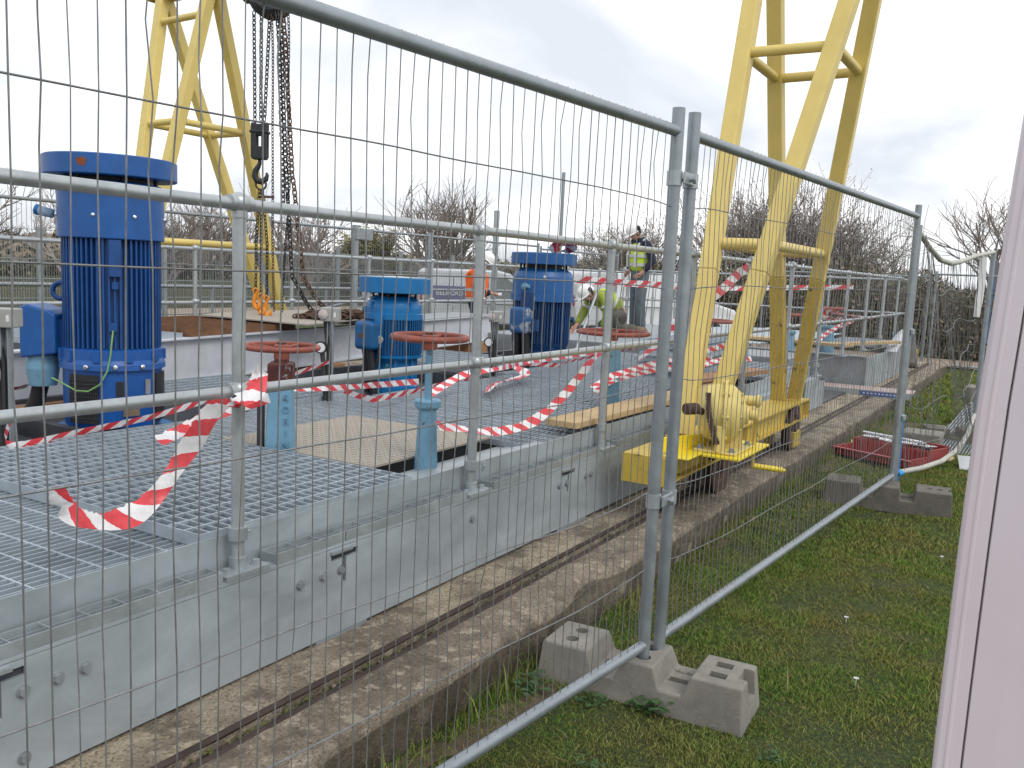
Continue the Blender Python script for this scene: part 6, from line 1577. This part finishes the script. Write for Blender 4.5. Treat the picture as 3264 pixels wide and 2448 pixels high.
# ------------------------------------------------------------------ poles and odd far things
b = MB(); b.tube([(15.2, 9.65, -.1), (15.2, 9.65, 2.66)], .058, 10); one('steel_post', b, M['galv'], 'thick plain steel post rising behind the man in orange', 'post', None, 0, (15.2, 9.65, 0))
b = MB(); b.tube([(30.8, 16.6, -.4), (30.8, 16.6, 5.3)], .07, 8); one('steel_pole', b, M['galv_dull'], 'tall thin pole standing against the sky beyond the flaking blue motor', 'pole', None, 0, (30.8, 16.6, -.4))
b = MB(); b.tube([(10.0, 8.75, 0), (10.0, 8.75, 2.05)], .05, 8); b.box(9.95, 8.68, 1.85, 10.3, 8.72, 2.0); one('steel_post', b, M['galv_dull'], 'grey gate post with a small plate beside the distant gantry tower', 'post', None, 0, (10.0, 8.75, 0))
b = MB(); vs = [(24, 1.44, 2.4), (24, .55, 1.35), (24, -1.5, 1.2), (24, -1.5, -.1), (24, 1.44, -.1)]
b.add([V3(p) for p in vs] + [V3(p) + V3((.5, 0, 0)) for p in vs], [(4, 3, 2, 1, 0), (5, 6, 7, 8, 9)] + [(i, (i + 1) % 5, 5 + (i + 1) % 5, 5 + i) for i in range(5)])
one('sheeted_stack', b, M['tarp'], 'dark grey sheeted shape behind the buckled end post, at the door panel edge', 'sheeted stack', None, 0, (24, 0, 0))
b = MB(); b.box(21.2, 2.7, 0, 21.6, 3.0, .28); b.box(21.2, 2.5, 0, 21.6, 2.69, .17); one('yellow_block', b, flat('yellow_grit_box', (.55, .42, .02), .5), 'small yellow stepped block on the grass beyond the path', 'block', None, .01, (21.4, 2.8, 0))

# ------------------------------------------------------------------ trees, bushes and hedges
def branch(b, tw, p, d, L_, r, depth, rg, spread, up, nmax, minr, budlist=None):
    n = 4; pts = [p]; q = p.copy(); dd = d.copy()
    for i in range(n):
        dd = (dd + V3((rg.gauss(0, .13), rg.gauss(0, .13), rg.gauss(0, .10) + up))).normalized(); q = q + dd * (L_ / n); pts.append(q.copy())
    tgt = b if depth <= 1 else tw
    rs = [r * (1 - .45 * i / n) for i in range(n + 1)]
    tgt.tube(pts, [max(minr, x) for x in rs], 5 if depth <= 1 else 3, False)
    if depth >= nmax:
        if budlist is not None: budlist += pts[1:]
        return
    k_ = rg.randint(3, 4) + (1 if depth >= 3 else 0)
    for i in range(k_):
        t = rg.uniform(.35, 1.0); j = min(n - 1, int(t * n)); bp = pts[j].lerp(pts[j + 1], t * n - j if t < 1 else 1)
        a = rg.uniform(0, 2 * PI); ax = dd.cross(V3((math.cos(a), math.sin(a), .3))).normalized()
        nd = (Quaternion(ax, rg.uniform(.35, spread)) @ dd).normalized()
        branch(b, tw, bp, nd, L_ * rg.uniform(.55, .85), r * .55, depth + 1, rg, spread, up, nmax, minr, budlist)
def tree(nm, lab, cat, x, y, h, seed, stems=1, spread=.9, up=.06, nmax=4, mat_='bark', minr=.008, group='bare trees and bushes', tr=.14, lean=.0, buds=None, clear=.25):
    rg = random.Random(seed); z0 = H(x, y) - .05; t = thing(nm, lab, cat, (x, y, z0), group); b = MB(); tw = MB(); bl = [] if buds else None
    for s in range(stems):
        a = rg.uniform(0, 2 * PI); ln = (.12 + .35 * rg.random()) if stems > 1 else lean
        d = V3((math.cos(a) * ln, math.sin(a) * ln, 1)).normalized(); p = V3((x + math.cos(a) * .12 * (stems > 1), y + math.sin(a) * .12 * (stems > 1), z0))
        L0 = h * clear; top = p + d * L0; b.tube([p, p.lerp(top, .5), top], [tr, tr * .85, tr * .75], 6, False)
        for q in range(rg.randint(3, 5)):
            a2 = rg.uniform(0, 2 * PI); nd = (d + V3((math.cos(a2), math.sin(a2), 0)) * rg.uniform(.15, .75)).normalized()
            branch(b, tw, p.lerp(top, rg.uniform(.6, 1)), nd, h * rg.uniform(.26, .36), tr * .5, 1, rg, spread, up, nmax, minr, bl)
    build('trunk', b, M[mat_], t); cr = build('crown', tw, M[mat_], t)
    if buds:
        lb = MB()
        for p in bl:
            for q in range(buds[1]):
                c = p + V3((rg.gauss(0, .08), rg.gauss(0, .08), rg.gauss(0, .08))); s_ = buds[0] * rg.uniform(.6, 1.4); a = rg.uniform(0, 6.3)
                ex = V3((math.cos(a), math.sin(a), rg.uniform(-.6, .6))) * s_; ey = V3((-math.sin(a), math.cos(a), rg.uniform(-.8, .8))) * s_ * .5
                lb.add([c - ex, c + ey, c + ex, c - ey], [(0, 1, 2, 3)])
        build('leaves', lb, M[buds[2]], t)
    return t
M['bud'] = flat('willow_buds', (.23, .22, .08), .8, 0, .35, 2); M['leaf_dark'] = flat('bramble_leaf', (.10, .115, .05), .8, 0, .5, 1.5); M['leaf_brown'] = flat('dead_bramble_leaf', (.24, .19, .13), .85, 0, .4, 1.5); M['bud_dull'] = flat('hawthorn_bud', (.13, .115, .05), .85, 0, .35, 2)
tree('bare_tree', 'bare many-stemmed tree against the sky, right of the chains', 'tree', 31.8, 22.6, 6.6, 11, 5, .8, .07, 4, 'bark', .008, tr=.16, clear=.2)
tree('willow_tree', 'hazy yellow-green budding tree above the bright blue motor', 'tree', 32.0, 26.2, 4.6, 12, 4, .95, .03, 4, 'willow', .008, tr=.12, buds=(.075, 2, 'bud'), clear=.15)
tree('bare_tree', 'round bare tree behind the slack chains', 'tree', 27.5, 26.8, 5.2, 13, 3, .9, .05, 4, 'bark', .008, tr=.16, clear=.2)
tree('bare_tree', 'bare tree seen between the largest motor and the first post', 'tree', 25.0, 30.0, 5.2, 14, 4, .9, .05, 4, 'bark', .008, tr=.15, clear=.2)
tree('bare_tree', 'twiggy tree just behind the far crane leg and the largest motor', 'tree', 22.0, 29.0, 4.8, 15, 3, .95, .04, 4, 'bark', .008, tr=.14, clear=.2)
tree('bare_tree', 'bare tree at the left edge of the picture beyond the pale breather cup', 'tree', 15.5, 30.5, 5.8, 16, 3, .9, .05, 4, 'bark', .008, tr=.16, clear=.2)
tree('birch_tree', 'slim pale-trunked tree left of the largest motor', 'tree', 18.3, 29.0, 4.4, 17, 1, .6, .1, 4, 'birch', .007, tr=.11, clear=.4)
tree('bare_tree', 'second bare tree hard against the left side of the largest motor', 'tree', 19.9, 28.6, 4.3, 27, 2, .8, .08, 4, 'bark', .007, tr=.13, clear=.2)
tree('bare_bush', 'low bare bush below the tall thin pole', 'bush', 33.5, 17.8, 3.1, 18, 5, 1.0, .04, 4, 'bark', .007, tr=.08, clear=.15)
tree('bare_bush', 'bare bush behind the helmet of the standing man', 'bush', 26.5, 11.6, 4.1, 19, 7, .9, .06, 4, 'bark', .006, tr=.07, clear=.18, buds=(.03, 1, 'bud_dull'))
tree('bare_bush', 'large bare bush behind the left yellow crane legs', 'bush', 24.6, 7.6, 5.1, 20, 6, .85, .07, 4, 'bark', .0055, tr=.08, clear=.18, buds=(.025, 1, 'bud_dull'))
tree('bare_bush', 'large spreading bare bush between the yellow crane legs', 'bush', 25.2, 6.4, 5.5, 21, 6, .95, .06, 4, 'bark', .0055, tr=.08, clear=.18, buds=(.025, 1, 'bud_dull'))
tree('bare_bush', 'bare bush right of the rear yellow leg, above the fence corner', 'bush', 25.0, 4.9, 4.4, 22, 6, .95, .05, 4, 'bark', .0055, tr=.07, clear=.18, buds=(.025, 1, 'bud_dull'))
tree('bare_tree', 'bare twiggy tree beside the pale door panel', 'tree', 30.0, 1.2, 5.8, 23, 4, 1.0, .05, 4, 'bark', .006, tr=.12, clear=.2)
def hedge(nm, x0, x1, y0, y1, z0, z1, n, seed, mats, s=.09, yf=None, kind='stuff'):
    rg = np.random.default_rng(seed)
    for mi, (mt, fr) in enumerate(mats):
        m_ = int(n * fr); x = rg.uniform(x0, x1, m_); y = rg.uniform(y0, y1, m_)
        top = np.array([z1 * (.72 + .30 * mnoise.noise((a * .35, b_ * .35, seed)) + .16 * mnoise.noise((a * 1.3, b_ * 1.3, 4))) for a, b_ in zip(x, y)])
        z = z0 + (top - z0) * rg.random(m_) ** .75; a = rg.uniform(0, 2 * np.pi, m_); e = rg.uniform(-1, 1, m_); sz = s * rg.uniform(.5, 1.5, m_)
        if mt == 'bark':
            ex = np.stack([np.cos(a) * .5, np.sin(a) * .5, np.ones(m_)], 1) * (sz * 4)[:, None]; ey = np.stack([-np.sin(a), np.cos(a), 0 * a], 1) * .007
        else:
            ex = np.stack([np.cos(a), np.sin(a), e], 1) * sz[:, None]; ey = np.stack([-np.sin(a), np.cos(a), rg.uniform(-1, 1, m_)], 1) * (sz * .6)[:, None]
        c = np.stack([x, y, z], 1); v = np.stack([c - ex, c + ey, c + ex, c - ey], 1).reshape(-1, 3)
        me = bpy.data.meshes.new(nm); me.vertices.add(m_ * 4); me.vertices.foreach_set('co', v.reshape(-1)); me.loops.add(m_ * 4); me.loops.foreach_set('vertex_index', np.arange(m_ * 4, dtype=np.int32)); me.polygons.add(m_); me.polygons.foreach_set('loop_start', np.arange(0, m_ * 4, 4, dtype=np.int32)); me.update(); me.validate()
        me.materials.append(M[mt]); o = bpy.data.objects.new(nm, me); COL.objects.link(o); struct(o, kind)
hedge('undergrowth', 22.8, 26.5, -3, 14.5, -.3, 2.3, 120000, 31, (('leaf_brown', .36), ('leaf_dark', .36), ('bark', .28)), .045)
hedge('undergrowth', -6, 75, 29, 32, -.5, 1.7, 130000, 32, (('leaf_dark', .55), ('leaf_brown', .2), ('bark', .25)), .08)
hedge('undergrowth', 34, 60, 12, 24, -.5, 1.9, 90000, 33, (('leaf_dark', .40), ('leaf_brown', .32), ('bark', .28)), .08)
hedge('far_wood', 40, 190, 60, 130, -1, 3.4, 60000, 34, (('leaf_brown', .6), ('bark', .4)), .4)
# low grassy bank below the perimeter hedge
b = MB(); n = 40; vs = []; fs = []
for i in range(n + 1):
    x = -10 + i * 2.2
    for y, z in ((25.8, -.5), (27.5, .6 + .2 * mnoise.noise((x * .3, 0, 0))), (33, .7)): vs.append((x, y, z))
for i in range(n):
    for q in range(2): k0 = i * 3 + q; fs.append((k0, k0 + 3, k0 + 4, k0 + 1))
b.add(vs, fs, True); struct(build('bank_terrain', b, flat('rough_bank', (.05, .052, .026), .95, 0, .4, 1.2)))
